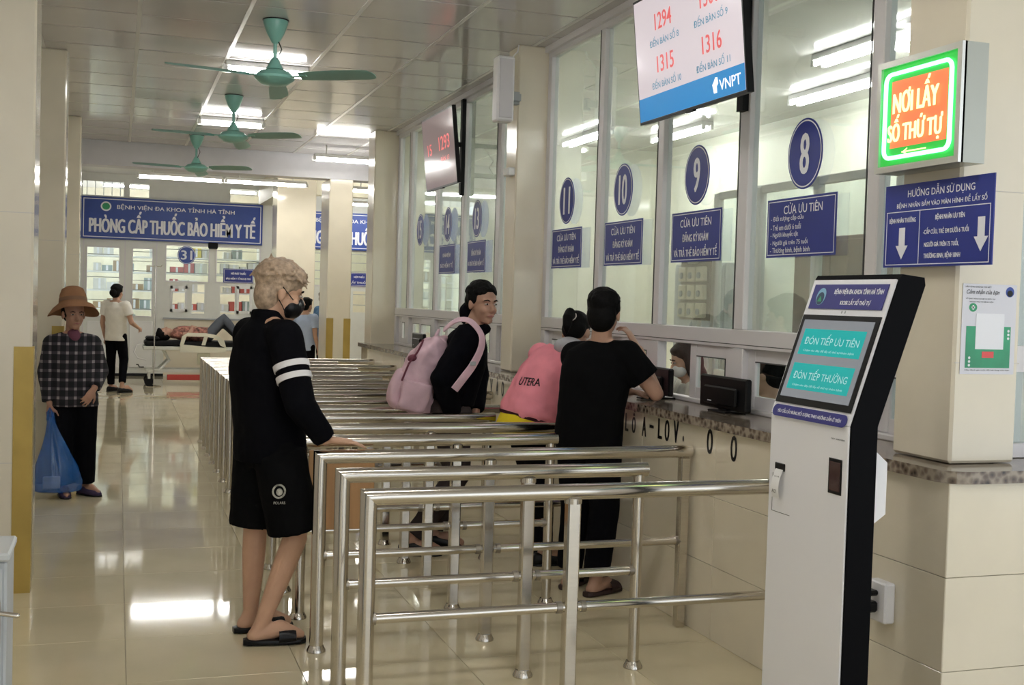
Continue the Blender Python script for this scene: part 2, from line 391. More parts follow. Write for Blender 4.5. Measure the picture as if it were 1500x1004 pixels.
letters = thing('counter_lettering', 'row of dark stick-on letters on the cream counter front', 'lettering', (XC, 5.2, .85))
for ch, y, z, wd, ht in [('L', 5.80, .91, .045, .10), ('Ố', 5.71, .925, .05, .13), ('A', 5.58, .91, .055, .105), ('-', 5.49, .92, .05, .016), ('L', 5.39, .92, .05, .105), ('O', 5.31, .92, .055, .11), ('V', 5.21, .925, .06, .115), ('.', 5.13, .90, .015, .03),
                         ('O', 4.86, .92, .06, .12), ('O', 4.635, .915, .06, .12), ('V', 8.24, .915, .06, .11), ('À', 8.1, .925, .06, .13), ('O', 7.97, .915, .06, .11), ('O', 7.55, .915, .06, .11), ('L', 11.0, .915, .06, .11), ('U', 10.85, .915, .06, .11), ('I', 10.7, .915, .02, .11)]:
    letter(ch, (XC-.0015, y, z), wd, ht, '-X', M_black, letters, .045 if ch not in '-.' else 0, name='letter')

# ---- glazed partition with service hatches
def sash(p, y0, y1, z0, z1, fw=.075, x=2.99, pane=True):       # sliding hatch leaf
    mb = MB(); mb.bbox(x, x+.03, y0, y0+fw, z0, z1, .004); mb.bbox(x, x+.03, y1-fw, y1, z0, z1, .004)
    mb.box(x+.002, x+.028, y0+fw, y1-fw, z0, z0+fw*.8); mb.box(x+.002, x+.028, y0+fw, y1-fw, z1-fw*.8, z1)
    o = part('sliding_hatch', mb, M_alu, p)
    part('hatch_gasket', MB().box(x-.001, x+.005, y0+fw, y0+fw+.006, z0+fw*.8, z1-fw*.8).box(x-.001, x+.005, y0+fw, y1-fw, z1-fw*.8-.006, z1-fw*.8), M_aludk, o)
    if pane: part('hatch_pane', MB().box(x+.013, x+.016, y0+fw, y1-fw, z0+fw*.8, z1-fw*.8), M_glassc, o)
def partition(name, lab, edges, mul, bays, open_bays):
    y0, y1 = edges
    p = thing(name, lab, None, (XG, (y0+y1)/2, 1.03), kind='structure'); del_cat = p
    a, b = XG-.03, XG+.03
    for n, z0, z1 in (('sill_rail', 1.027, 1.052), ('transom', 1.345, 1.44), ('head_rail', 3.34, 3.415)):
        part(n, MB().bbox(a, b, y0, y1, z0, z1, .004), M_alu, p)
    part('transom_gasket', MB().box(a-.001, a, y0, y1, 1.362, 1.366), M_aludk, p)
    for m0, m1 in mul:
        part('mullion', MB().bbox(a, b, m0, m1, 1.44, 3.34, .004), M_alu, p)
        part('mullion', MB().bbox(a, b, m0-.01, m1+.01, 1.052, 1.345, .004), M_alu, p)
        part('mullion_gasket', MB().box(a-.002, a+.002, m1+.0005, m1+.008, 1.44, 3.34), M_aludk, p)
    for g0, g1 in bays:
        part('pane', MB().box(XG-.002, XG+.002, g0, g1, 1.44, 3.34), M_glass, p)
        m = (g0+g1)/2
        if (g0, g1) in open_bays:
            sash(p, g0+.02, g0+.49, 1.052, 1.345, x=2.985)
        else:
            sash(p, g0+.005, m+.03, 1.052, 1.345, x=2.975); sash(p, m-.03, g1-.005, 1.052, 1.345, x=3.005)
    return p
mul1 = [(3.66, 3.72), (4.11, 4.19), (5.18, 5.27), (6.15, 6.22), (7.06, 7.13), (8.05, 8.12)]
bays1 = [(3.72, 4.11), (4.19, 5.18), (5.27, 6.15), (6.22, 7.06), (7.13, 8.05)]
partition('window_1', 'tall glazed partition with service windows 8 to 11', (3.65, 8.12), mul1, bays1, [(5.27, 6.15)])
mul2 = [(8.36, 8.42), (9.2, 9.3), (10.26, 10.33), (11.2, 11.27), (12.3, 12.39), (12.88, 12.95)]
bays2 = [(8.42, 9.2), (9.3, 10.26), (10.33, 11.2), (11.27, 12.3), (12.39, 12.88)]
partition('window_2', 'tall glazed partition with service windows 13 to 15', (8.36, 12.95), mul2, bays2, [])
w3 = thing('window_3', 'glazed window beside the corner pillar at the right edge', None, (3.6, 3.48, 1.03), kind='structure')
part('frame', MB().box(3.02, 3.07, 3.45, 3.51, 1.03, CEIL).box(3.07, 5.0, 3.45, 3.51, 1.03, 1.08).box(3.07, 5.0, 3.45, 3.51, 1.345, 1.44).box(3.07, 5.0, 3.45, 3.51, 3.34, CEIL).box(4.0, 4.07, 3.45, 3.51, 1.08, 3.34), M_alu, w3)
part('pane', MB().box(3.07, 4.0, 3.478, 3.482, 1.44, 3.34), M_glass, w3); part('pane', MB().box(3.07, 4.0, 3.478, 3.482, 1.08, 1.345), M_glass, w3)
# ---- office behind the glass
struct('wall_office', MB().box(6.2, 6.3, 3.2, 13.3, 0, CEIL).box(3.0, 6.2, 13.0, 13.1, 0, CEIL).box(5.0, 6.2, 3.45, 3.55, 1.03, CEIL), mat('office_paint', (.80, .81, .70), .5, var=.03), 'pale green office wall seen through the glass')
struct('wall_right', MB().box(6.2, 6.3, 13.3, 26, 0, 3.62), M_wall, 'right wall of the far lobby')

# ---- far pharmacy front
YF = 22.1
def holed_wall(x0, x1, z0, z1, holes, y0, y1):
    mb = MB(); X = sorted({x0, x1, *[h[0] for h in holes], *[h[1] for h in holes]}); Z = sorted({z0, z1, *[h[2] for h in holes], *[h[3] for h in holes]})
    for i in range(len(X)-1):
        j = 0
        while j < len(Z)-1:
            def inh(j): cxm, czm = (X[i]+X[i+1])/2, (Z[j]+Z[j+1])/2; return any(h[0] < cxm < h[1] and h[2] < czm < h[3] for h in holes)
            if inh(j): j += 1; continue
            k = j
            while k < len(Z)-1 and not inh(k): k += 1
            mb.box(X[i], X[i+1], y0, y1, Z[j], Z[k]); j = k
    return mb
H = [(-.53, .01, 1.08, 2.30), (.245, .575, 1.09, 2.30), (.82, 1.565, 1.74, 2.38), (1.71, 2.48, 1.75, 2.385), (.94, 1.16, 1.23, 1.60), (1.28, 1.505, 1.155, 1.69), (1.785, 2.05, 1.155, 1.67), (2.12, 2.32, 1.22, 1.63),
     (-.62, .07, 3.22, 3.47), (.17, .50, 3.22, 3.46), (1.93, 2.45, 3.22, 3.47), (3.3, 4.1, 1.75, 2.4), (4.2, 4.95, 1.75, 2.4), (4.25, 4.5, 1.25, 1.65)]
wf = struct('wall_far', holed_wall(-.85, 6.3, 0, 3.62, H, YF, YF+.08), mat('white_joinery', (.74, .75, .70), .4, var=.02), 'white joinery front of the pharmacy with windows and hatches')
part('tiled_panel', MB().box(.80, 2.6, YF-.012, YF, .02, 1.04), M_tile, wf); part('ledge', MB().box(.78, 2.6, YF-.05, YF, 1.04, 1.07), M_grey, wf)
part('skirting', MB().box(-.8, .8, YF-.015, YF, 0, .05), M_black, wf)
for (a, b, c, d) in ((.64, .66, 0, 2.45), (.10, .12, 0, 2.45), (-.60, -.58, 0, 2.45)): part('joinery_joint', MB().box(a, b, YF-.012, YF, c, d), M_alu, wf)
part('door_panel', MB().bbox(.20, .60, YF-.02, YF, .15, 1.0, .01), M_white, wf); part('door_panel', MB().bbox(-.52, .03, YF-.02, YF, .15, .98, .01), M_white, wf)
for (a, b, c, d) in H[:4]+H[11:13]:
    part('pane', MB().box(a, b, YF+.05, YF+.054, c, d), M_glassc, wf)
    part('window_frame', MB().box(a-.02, a, YF-.012, YF, c-.02, d+.02).box(b, b+.02, YF-.012, YF, c-.02, d+.02).box(a, b, YF-.012, YF, c-.02, c).box(a, b, YF-.012, YF, d, d+.02), M_alu, wf)
for a, b, c, d, n in ((.245, .575, 1.09, 2.30, 7), (.82, 1.565, 1.74, 2.38, 3), (1.71, 2.48, 1.75, 2.385, 3), (-.53, .01, 1.08, 2.30, 3), (3.3, 4.1, 1.75, 2.4, 4), (4.2, 4.95, 1.75, 2.4, 4), (4.25, 4.5, 1.25, 1.65, 2)):
    for k in range(n): part('window_bar', MB().cyl((a, YF+.02, c+(d-c)*(k+.7)/n), (b, YF+.02, c+(d-c)*(k+.7)/n), .007, n=6), M_grey, wf)
for k in range(5): part('transom_bar', MB().cyl((-.55+.14*k, YF+.02, 3.22), (-.55+.14*k, YF+.02, 3.47), .006, n=6), M_grey, wf)
for x0, x1, z0, z1 in ((.90, 1.20, 1.18, 1.65), (2.08, 2.36, 1.17, 1.68)):
    part('hatch_leaf', MB().box(x0, x0+.04, YF-.02, YF, z0, z1).box(x1-.04, x1, YF-.02, YF, z0, z1).box(x0, x1, YF-.02, YF, z0, z0+.05).box(x0, x1, YF-.02, YF, z1-.05, z1), M_white, wf)
struct('wall_pharmacy', MB().box(-1.4, 7, 25.4, 25.5, 0, 3.62), M_cream, 'cream back wall inside the pharmacy')
ro = thing('shutter_box', 'small dark box above the joint between pharmacy windows', 'box', (1.63, YF-.06, 2.37))
part('case', MB().bbox(1.55, 1.72, YF-.09, YF-.001, 2.36, 2.46, .008), M_blackm, ro); part('underside_lip', MB().box(1.56, 1.71, YF-.095, YF-.02, 2.345, 2.36), M_black, ro)

# pharmacy shelving with cartons
def shelf_unit(x0, x1, y, zs, lab):
    t = thing('shelf_unit', lab, 'shelf', ((x0+x1)/2, y, 0))
    for x in (x0, x1-.03): part('upright', MB().box(x, x+.03, y, y+.4, 0, 2.5), M_white, t)
    for z in zs: part('shelf_board', MB().box(x0+.03, x1-.03, y, y+.4, z-.03, z), M_white, t)
zs = [.9, 1.2, 1.55, 1.9, 2.2]
shelf_unit(-.6, .75, 23.4, zs, 'white shelf unit of cartons behind the pharmacy door window')
shelf_unit(.78, 2.6, 23.0, zs, 'long white shelf unit of cartons behind pharmacy windows and hatches')
cm = [mat('carton_a', (.42, .30, .18), .7), mat('carton_b', (.75, .74, .70), .6), mat('carton_c', (.55, .12, .10), .6), mat('carton_d', (.80, .66, .10), .6), mat('carton_e', (.25, .38, .10), .6), mat('carton_f', (.35, .42, .42), .6)]
cn = ['brown', 'white', 'red', 'yellow', 'green', 'grey']
def carton(x, y, z, sx, sy, sz, k, lab):
    t = thing('carton', lab, 'box', (x, y, z), 'cartons on the pharmacy shelves')
    part('box_body', MB().bbox(x-sx/2, x+sx/2, y, y+sy, z, z+sz, .004), cm[k], t); part('packing_tape', MB().box(x-.02, x+.02, y-.001, y, z+.01, z+sz-.01), M_print, t)
ON = ['first', 'second', 'third', 'fourth', 'fifth', 'sixth', 'seventh', 'eighth', 'ninth', 'tenth', 'eleventh', 'twelfth']
SH = ['lowest', 'second lowest', 'middle', 'second highest', 'top']
for u, (x0, x1, y) in enumerate(((-.55, .70, 23.42), (.83, 2.55, 23.02))):
    for q, z in enumerate(zs):
        x = x0+.1; ci = 0
        while x < x1-.12:
            sx = random.uniform(.13, .24); k = random.choice([0, 1, 1, 5]) if u == 0 else random.choice([1, 1, 3 if q == 4 else 2, 1, 5, 4 if q == 1 else 1])
            if random.random() < .8: carton(x+sx/2, y, z, sx, .3, random.uniform(.1, .25), k, f'{cn[k]} carton, {ON[ci]} from the left on the {SH[q]} shelf of the {"door-side" if u == 0 else "long"} pharmacy unit'); ci += 1
            x += sx+.015

# ================================================================== LAMPS AND FANS
def lamp_mesh(L, along):
    def bx(mb, a0, a1, b0, b1, z0, z1, b=.006): return mb.bbox(a0, a1, b0, b1, z0, z1, b) if along == 'X' else mb.bbox(b0, b1, a0, a1, z0, z1, b)
    def pt(a, b, z): return (a, b, z) if along == 'X' else (b, a, z)
    t = link('tube_lamp', None)
    part('housing', bx(MB(), -L/2, L/2, -.07, .07, -.045, 0), M_white, t)
    for s in (-1, 1):
        for b in (-.045, .045): part('lamp_holder', bx(MB(), s*L/2-.02, s*L/2+.02, b-.016, b+.016, -.085, -.03, .003), M_white, t)
    for b in (-.045, .045): part('tube', MB().cyl(pt(-L/2+.02, b, -.068), pt(L/2-.02, b, -.068), .014, n=10), M_tube, t, True)
    return t
lampX = lamp_mesh(.66, 'X'); lampL = lamp_mesh(1.2, 'X'); uL = [False]; lampY = lamp_mesh(1.2, 'Y'); lampH = lamp_mesh(1.2, 'X'); uH = [False]
for x_ in (-.4, .4): part('hanging_rod', MB().cyl((x_, 0, 0), (x_, 0, .34), .008, n=8), M_white, lampH)
lampS = lamp_mesh(1.0, 'X'); uS = [False]
for x_ in (-.35, .35): part('hanging_rod', MB().cyl((x_, 0, 0), (x_, 0, .11), .008, n=8), M_white, lampS)
uQ = 0; uX = [False]; uY = [False]
def lamp(x, y, z, along, lab, grp='fluorescent tube lamps'):
    pr, fl_ = {'X': (lampX, uX), 'L': (lampL, uL), 'H': (lampH, uH), 'S': (lampS, uS), 'Y': (lampY, uY)}[along]
    o = tree_copy(pr) if fl_[0] else pr
    fl_[0] = True; o.location = (x, y, z); tag(o, lab, 'lamp', grp)
for x, y, lab in ((1.12, 9.75, 'twin tube lamp on the ceiling behind the nearest fan'), (1.12, 12.9, 'twin tube lamp on the ceiling behind the second fan'), (1.12, 6.75, 'twin tube lamp on ceiling at the top edge of the view'),
                  (1.12, 3.6, 'twin tube lamp on ceiling above the queue rails'), (1.12, .6, 'twin tube lamp on ceiling over the camera'), (1.12, -2.4, 'twin tube lamp on ceiling behind the camera'), (2.78, 14.6, 'bright twin tube lamp before the beam beside the white pillar')):
    lamp(x, y, CEIL if y < 14 else CEIL-.11, 'L' if y < 5 else 'X' if y < 14 else 'S', lab)  # out-of-view lamps get longer tubes to brighten the near end
lamp(.85, 18.0, 3.28, 'H', 'left of two bright twin lamps above the pharmacy sign'); lamp(2.1, 18.0, 3.28, 'H', 'right of two bright twin lamps above the pharmacy sign')
lamp(4.0, 18.3, 3.28, 'H', 'bright twin lamp behind the white pillar'); lamp(4.3, 21.0, 3.28, 'H', 'farthest bright twin lamp above the second pharmacy sign')
lamp(4.86, 6.9, CEIL, 'Y', 'twin tube lamp in the office just left of the neon sign'); lamp(4.86, 9.6, CEIL, 'Y', 'twin tube lamp in the office behind the middle pillar'); lamp(4.86, 12.0, CEIL, 'Y', 'twin tube lamp at the far end of the office')
lamp(5.6, 8.4, CEIL, 'Y', 'added inner twin tube lamp brightening the office behind the bright screen'); lamp(5.6, 11.2, CEIL, 'Y', 'added inner twin tube lamp brightening the office behind the dim screen')  # inner row added to brighten the office behind the glass
lamp(.3, 23.9, 3.62, 'L', 'tube lamp inside the pharmacy behind the door window'); lamp(2.0, 23.9, 3.62, 'L', 'tube lamp inside the pharmacy behind the counter hatches'); lamp(4.3, 23.9, 3.62, 'L', 'tube lamp inside the pharmacy behind the second sign')

def fan(x, y, a0, lab):
    t = thing('ceiling_fan', lab, 'fan', (x, y, CEIL), 'green ceiling fans'); c = (x, y, CEIL)
    part('canopy', MB().lathe([(.005, 0), (.082, 0), (.085, -.02), (.06, -.09), (.024, -.155), (.015, -.16)], c), M_fan, t, True)
    part('mounting_ring', MB().lathe([(.09, .0), (.09, -.006), (.01, -.006)], c), M_black, t)
    part('downrod', MB().cyl((x, y, CEIL-.15), (x, y, CEIL-.30), .013), M_fan, t, True)
    part('wire', MB().tube([(x+.02, y-.02, CEIL-.15), (x+.04, y-.03, CEIL-.2), (x+.012, y-.03, CEIL-.27)], .004, 6), M_black, t)
    part('lower_canopy', MB().lathe([(.012, -.25), (.022, -.26), (.055, -.325), (.062, -.335), (.05, -.338)], c), M_fan, t, True)
    part('motor', MB().lathe([(.04, -.335), (.10, -.35), (.138, -.385), (.135, -.40), (.09, -.435), (.03, -.447), (.002, -.448)], c, 32), M_fan, t, True)
    for k in range(3):
        a = rad(a0+120*k); d = V((math.cos(a), math.sin(a), 0)); n = V((-math.sin(a), math.cos(a), 0)); up = V((0, 0, 1)); o = V((x, y, CEIL-.39))
        R = []
        for r_, w_, tw in ((.20, .045, 22), (.3, .058, 20), (.5, .068, 18), (.68, .070, 16), (.74, .063, 16), (.765, .038, 16), (.772, .012, 16)):
            u = (n*math.cos(rad(tw))-up*math.sin(rad(tw))); R.append((o+d*r_+up*(-.012*(r_/.7)**2), u*w_, (d.cross(u))*.0035))
        b = part('blade', MB().loft(R, 14), M_fand, t, True)
        part('blade_iron', MB().loft([(o+d*.11+up*.0, n*.022, up*.006), (o+d*.17, n*.016, up*.006), (o+d*.26, n*.028, up*.006)], 10), M_fan, b, True)
fan(.99, 8.15, 200, 'nearest green ceiling fan with two long blades in view'); fan(1.01, 11.4, 196, 'second green ceiling fan further down the hall'); fan(.86, 14.5, 200, 'farthest green ceiling fan in front of the beam')

# ================================================================== QUEUE RAILS
def make_rail(x1):
    t = link('queue_rail', None); x0 = .842
    part('top_rail', MB().loft([((x0, 0, .851), (0, .030, 0), (-.030, 0, .030)), ((x0+.06, 0, .851), (0, .030, 0), (0, 0, .030)), ((x1+.03, 0, .851), (0, .030, 0), (0, 0, .030))], 24), M_steel, t, True)
    part('post', MB().loft([((x0, 0, .012), (.030, 0, 0), (0, .030, 0)), ((x0, 0, .79), (.030, 0, 0), (0, .030, 0)), ((x0, 0, .8505), (.030, 0, -.030), (0, .030, 0))], 24), M_steel, t, True)
    part('post', MB().bbox(1.585, 1.637, -.022, .022, 0.012, .825, .006), M_steel, t)
    if x1 > 2.3: part('post', MB().bbox(x1-.03, x1+.02, -.022, .022, 0, .825, .006), M_steel, t)
    else: part('post', MB().cyl((x1-.005, 0, .012), (x1-.005, 0, .83), .024, n=24), M_steel, t, True)
    for a, b in ((x0, 1.585), (1.637, x1-.01)):
        o = part('lower_bar', MB().cyl((a, 0, .42), (b, 0, .42), .019, n=16), M_steel, t, True)
        part('weld_collar', MB().cyl((a+.015, 0, .42), (a+.034, 0, .42), .0225, n=16), M_steeld, o, True); part('weld_collar', MB().cyl((b-.03, 0, .42), (b-.008, 0, .42), .0225, n=16), M_steeld, o, True)
    part('weld_collar', MB().cyl((1.611, 0, .808), (1.611, 0, .828), .033, n=16), M_steel, t, True)
    for x in (x0, 1.611)+((x1-.005,) if x1 < 2.3 else ()):
        part('floor_flange', MB().lathe([(.042, 0), (.042, .008), (.034, .022), (.031, .03), (.001, .03)], (x, 0, 0), 20), M_steel, t, True)
    return t
rl, rs = make_rail(2.60), make_rail(2.115)
N_R = 17
ordn = ['nearest', 'second', 'third', 'fourth', 'fifth', 'sixth', 'seventh', 'eighth', 'ninth', 'tenth', 'eleventh', 'twelfth', 'thirteenth', 'fourteenth', 'fifteenth', 'sixteenth', 'farthest']
for i in range(N_R):
    y = 4.0+.525*i if i > 2 else (4.0, 4.5, 5.03)[i]
    src = rl if i % 2 == 0 else rs
    o = src if i < 2 else tree_copy(src)
    o.location = (0, y, 0)
    tag(o, f'{ordn[i]} stainless steel queue rail from the camera, {"reaching the counter" if i % 2 == 0 else "stopping short of the counter"}', 'railing', 'parallel queue rails')
t = thing('wooden_board', 'brown wooden board fixed behind the rail where the boy rests his hand', 'board', (1.02, 5.545, .45))
part('panel', MB().bbox(.873, 1.19, 5.53, 5.548, .43, .815, .003), M_wood, t); part('cleat', MB().box(.90, .93, 5.548, 5.57, .45, .81), M_wood, t)

# ================================================================== SIGNS ON THE GLASS
XS = XG-.034
def number_disc(n, y, z, lab, ax='-X', p=None, rx=.142, ry=.162):
    t = thing('number_disc', lab, 'sign', (XS, y, z-ry), 'window number discs')
    part('disc', disc('-X', (XS, y, z), rx, ry, .003), M_blue, t); part('rim_line', ringd('-X', (XS-.001, y, z), rx*.95, ry*.95, .006), M_print, t)
    letter(n, (XS-.0015, y, z), .05*len(n)+.028, .19, '-X', M_print, t, .028)
WH = {'8': 'the pane nearest the neon sign', '9': 'the pane under the bright screen', '10': 'the pane left of the bright screen', '11': 'the pane beside the middle pillar', '13': 'the pane under the dim screen', '14': 'the second pane beyond the middle pillar', '15': 'the farthest numbered pane'}
for n, y in (('8', 4.665), ('9', 5.717), ('10', 6.697), ('11', 7.657), ('13', 9.82), ('14', 10.775), ('15', 11.85)):
    number_disc(n, y, 2.264, f'blue oval disc reading {n} on {WH[n]}')
def glass_sign(y0, y1, lines, lab, logo=False):
    c = (XS, (y0+y1)/2, 1.932); t = thing('window_sign', lab, 'sign', (XS, c[1], 1.794), 'blue signs on the service windows')
    wd = y1-y0; part('plate', plate('-X', c, wd, .276, .003), M_blue, t); part('border_line', frame_strip('-X', (XS-.001, c[1], c[2]), wd*.965, .256, .004, .0005), M_print, t)
    for s, dy, dz, lw, lh, b in lines: letter(s, (XS-.0015, c[1]-dy, c[2]+dz), lw, lh, '-X', M_print, t, b)
for y0, y1, w_ in ((7.36, 7.93, '11'), (6.39, 6.965, '10'), (5.425, 6.0, '9')):
    glass_sign(y0, y1, [('CỬA ƯU TIÊN', 0, .082, .36, .058, .008), ('ĐĂNG KÝ KHÁM', 0, .0, .30, .056, .02), ('VÀ TRẢ THẺ BẢO HIỂM Y TẾ', 0, -.078, .50, .062, .02)], {'11': 'blue registration sign on the pane beside the middle pillar', '10': 'blue registration sign left of the large bright screen', '9': 'blue registration sign under the large bright screen'}[w_])
glass_sign(4.397, 4.97, [('CỬA ƯU TIÊN', .02, .09, .32, .054, .008)]+[(s_, -.25+w_/2, .045-.038*i, w_, .034, .006) for i, (s_, w_) in enumerate([('- Đối tượng cấp cứu', .28), ('- Trẻ em dưới 6 tuổi', .26), ('- Người khuyết tật', .24), ('- Người già trên 75 tuổi', .32), ('- Thương binh, bệnh binh', .34)])], 'blue sign listing priority groups below number 8')
glass_sign(9.545, 10.09, [('ĐĂNG KÝ KHÁM', 0, .04, .28, .06, .02), ('VÀ TRẢ THẺ BẢO HIỂM Y TẾ', 0, -.05, .48, .062, .02)], 'blue registration sign below number 13')
glass_sign(10.50, 11.06, [('KHÁM BỆNH', 0, .04, .28, .06, .02), ('BẢO HIỂM Y TẾ', 0, -.05, .44, .062, .02)], 'blue health insurance sign below number 14')

# televisions hung on the partition
def television(yc, z0, wd, ht, x, lab, near):
    t = thing('television', lab, 'television', (x, yc, z0), 'wall screens'); tilt = rad(6)
    R = Matrix.Rotation(-tilt, 3, 'Y') @ AX['-X']; X, Y, Z = R @ V((1, 0, 0)), R @ V((0, 1, 0)), R @ V((0, 0, 1)); o = V((x, yc, z0))+Y*ht/2
    part('casing', plate(None, o, wd, ht, .035, rot=R), M_black, t); part('rear_housing', plate(None, o-Z*.035-Y*ht*.1, wd*.7, ht*.6, .03, rot=R), M_black, t)
    part('underside_sensor', plate(None, o-Y*(ht/2+.004)+Z*.0, .08, .012, .02, rot=R), M_black, t)
    sc = part('screen', plate(None, o+Z*.001, wd-.02, ht-.025, .002, rot=R), mat('screen_glow', (.70, .66, .72), .12, emit=.20, ecol=(.80, .70, .76)) if near else mat('screen_dim', (.30, .26, .27), .12, emit=.06, ecol=(.8, .55, .55)), t)
    if near:
        part('blue_band', plate(None, o+Z*.002-Y*(ht/2-.0125-.06), wd-.02, .12, .0005, rot=R), mat('screen_blue', (.03, .24, .55), .2, emit=.25, ecol=(.02, .22, .55)), t)
        mr = mat('screen_red', (.7, .1, .1), .3, emit=.2, ecol=(.75, .1, .1)); mb_ = mat('screen_text_blue', (.1, .3, .45), .3, emit=.1, ecol=(.08, .3, .45)); mw = mat('screen_white', (.9, .9, .9), .3, emit=.3, ecol=(1, 1, 1))
        def L_(s_, u, v, w_, h_, m_, b=.01): letter(s_, o+X*u+Y*v+Z*.003, w_, h_, None, m_, t, b, rot=R, name='screen_text')
        for u, v, n_, d_ in ((-.22, .17, '1294', 'ĐẾN BÀN SỐ 8'), (.27, .17, '1300', 'ĐẾN BÀN SỐ 9'), (-.22, -.045, '1315', 'ĐẾN BÀN SỐ 10'), (.27, -.045, '1316', 'ĐẾN BÀN SỐ 11')):
            L_(n_, u, v, .19, .085, mr, .015); L_(d_, u, v-.095, .33, .05, mb_)
        L_('VNPT', .42, -ht/2+.07, .2, .05, mw, .02)
        part('logo', MB().prism([(.0, -.03), (.03, -.03), (.03, .0), (.045, .01), (.04, .04), (.02, .042), (.0, .02), (-.012, .012)], o+X*.265-Y*(ht/2-.07)+Z*.003, X, Y, Z*-.0005), mw, t)
    else:
        mr = mat('screen_red_dim', (.6, .1, .1), .3, emit=.3, ecol=(.85, .12, .12))
        for s_, u, v, w_, h_ in (('15', -.28, .03, .14, .1), ('1293', .2, .05, .34, .12), ('BÀN 13', .2, -.08, .26, .05)): letter(s_, o+X*u+Y*v+Z*.003, w_, h_, None, mr, t, .015, rot=R, name='screen_text')
    ym = 5.225 if near else 10.29
    part('mount_pole', MB().box(XG-.065, XG-.03, ym-.03, ym+.03, z0-.02 if not near else z0+.02, CEIL-.05), M_blackm, t)
    for dz in (.15, .42): part('mount_arm', MB().box(x+.06, XG-.04, ym-.02, ym+.02, z0+dz, z0+dz+.04), M_blackm, t)
    part('cable', MB().tube([(x+.07, ym-.06, z0+.12), (x+.12, ym-.09, z0+.17), (x+.16, ym-.08, z0+.24), (x+.12, ym-.07, z0+.30), (x+.17, ym-.08, z0+.36), (x+.22, ym-.05, z0+.42)], .005, 6), M_black, t)
television(5.215, 2.515, 1.13, .65, 2.65, 'large bright queue screen with red numbers hung before window 9', True)
television(9.87, 2.52, 1.02, .64, 2.65, 'dim queue screen with red digits hung before window 13', False)
# column loudspeaker on the pillar
t = thing('wall_speaker', 'long pale grey column speaker on pillar between windows 11 and 13', 'speaker', (2.60, 8.02, 2.83))
part('cabinet', MB().bbox(2.535, 2.665, 7.98, 8.10, 2.835, 3.30, .012), M_whitep, t); part('grille', MB().bbox(2.55, 2.65, 7.972, 7.98, 2.86, 3.28, .003), mat('grille_cloth', (.62, .60, .62), .7), t)
part('bracket', MB().box(2.665, 2.74, 8.05, 8.09, 3.0, 3.05).box(2.70, 2.742, 8.09, 8.15, 2.98, 3.07), M_grey, t); part('cable', MB().tube([(2.66, 8.08, 3.28), (2.69, 8.09, 3.33), (2.72, 8.10, 3.36), (2.735, 8.12, 3.415)], .005, 6), M_white, t)
t = thing('emergency_light', 'small white box light on the pillar below the column speaker', 'lamp', (2.74, 8.2, 2.5))
part('case', MB().bbox(2.69, 2.74, 8.14, 8.26, 2.47, 2.53, .006), M_white, t); part('lens', MB().bbox(2.685, 2.69, 8.15, 8.25, 2.475, 2.525, .002), mat('lens', (.9, .9, .88), .1), t)

# LED box sign
t = thing('neon_sign', 'box sign with glowing green border and yellow words on the corner pillar', 'sign', (2.69, 3.44, 2.05))
x0, ya, yb, za, zb = 2.628, 3.215, 3.668, 2.055, 2.455; yc, zc = (ya+yb)/2, (za+zb)/2; wd, ht = yb-ya, zb-za
part('case', MB().box(x0+.012, 2.735, ya, yb, za, zb), mat('brushed_case', (.42, .43, .38), .35, .6), t)
part('front_frame', MB().box(x0, x0+.02, ya, yb, za, za+.022).box(x0, x0+.02, ya, yb, zb-.022, zb).box(x0, x0+.02, ya, ya+.022, za+.022, zb-.022).box(x0, x0+.02, yb-.022, yb, za+.022, zb-.022), mat('alu_frame', (.75, .75, .70), .3, .8), t)
part('display_board', plate('-X', (x0+.010, yc, zc), wd-.044, ht-.044, .003), mat('led_board', (.02, .16, .03), .4, emit=.30, ecol=(.02, .55, .05)), t)
part('red_field', plate('-X', (x0+.009, yc, zc+.005), wd-.15, ht-.16, .001), mat('led_red', (.4, .08, .03), .5, emit=.45, ecol=(.85, .16, .06)), t)
r_ = .03; pts = []
for cxx, czz, a in ((1, 1, 0), (-1, 1, 90), (-1, -1, 180), (1, -1, 270)):
    for k in range(5): q = rad(a+22.5*k); pts.append((x0+.002, yc+cxx*(wd/2-.05-r_)+r_*math.cos(q), zc+czz*(ht/2-.05-r_)+r_*math.sin(q)))
part('green_border', MB().tube(pts+[pts[0]], .0075, 8), emis('green_neon', (.22, 1, .45), 2.2), t, True)
my = emis('yellow_neon', (1, .80, .30), 1.1)
letter('NƠI LẤY', (x0-.001, yc+.005, zc+.062), .25, .115, '-X', my, t, .036, name='neon_text'); letter('SỐ THỨ TỰ', (x0-.001, yc+.005, zc-.055), .30, .115, '-X', my, t, .036, name='neon_text')
part('arrow', MB().box(x0-.001, x0+.001, yc-.06, yc+.07, zc-.137, zc-.133).add([(x0, yc+.07, zc-.135), (x0, yc+.04, zc-.122), (x0, yc+.04, zc-.127), (x0, yc+.058, zc-.135), (x0, yc+.04, zc-.143), (x0, yc+.04, zc-.148)], [(0, 1, 2, 3), (0, 3, 4, 5)]), my, t)
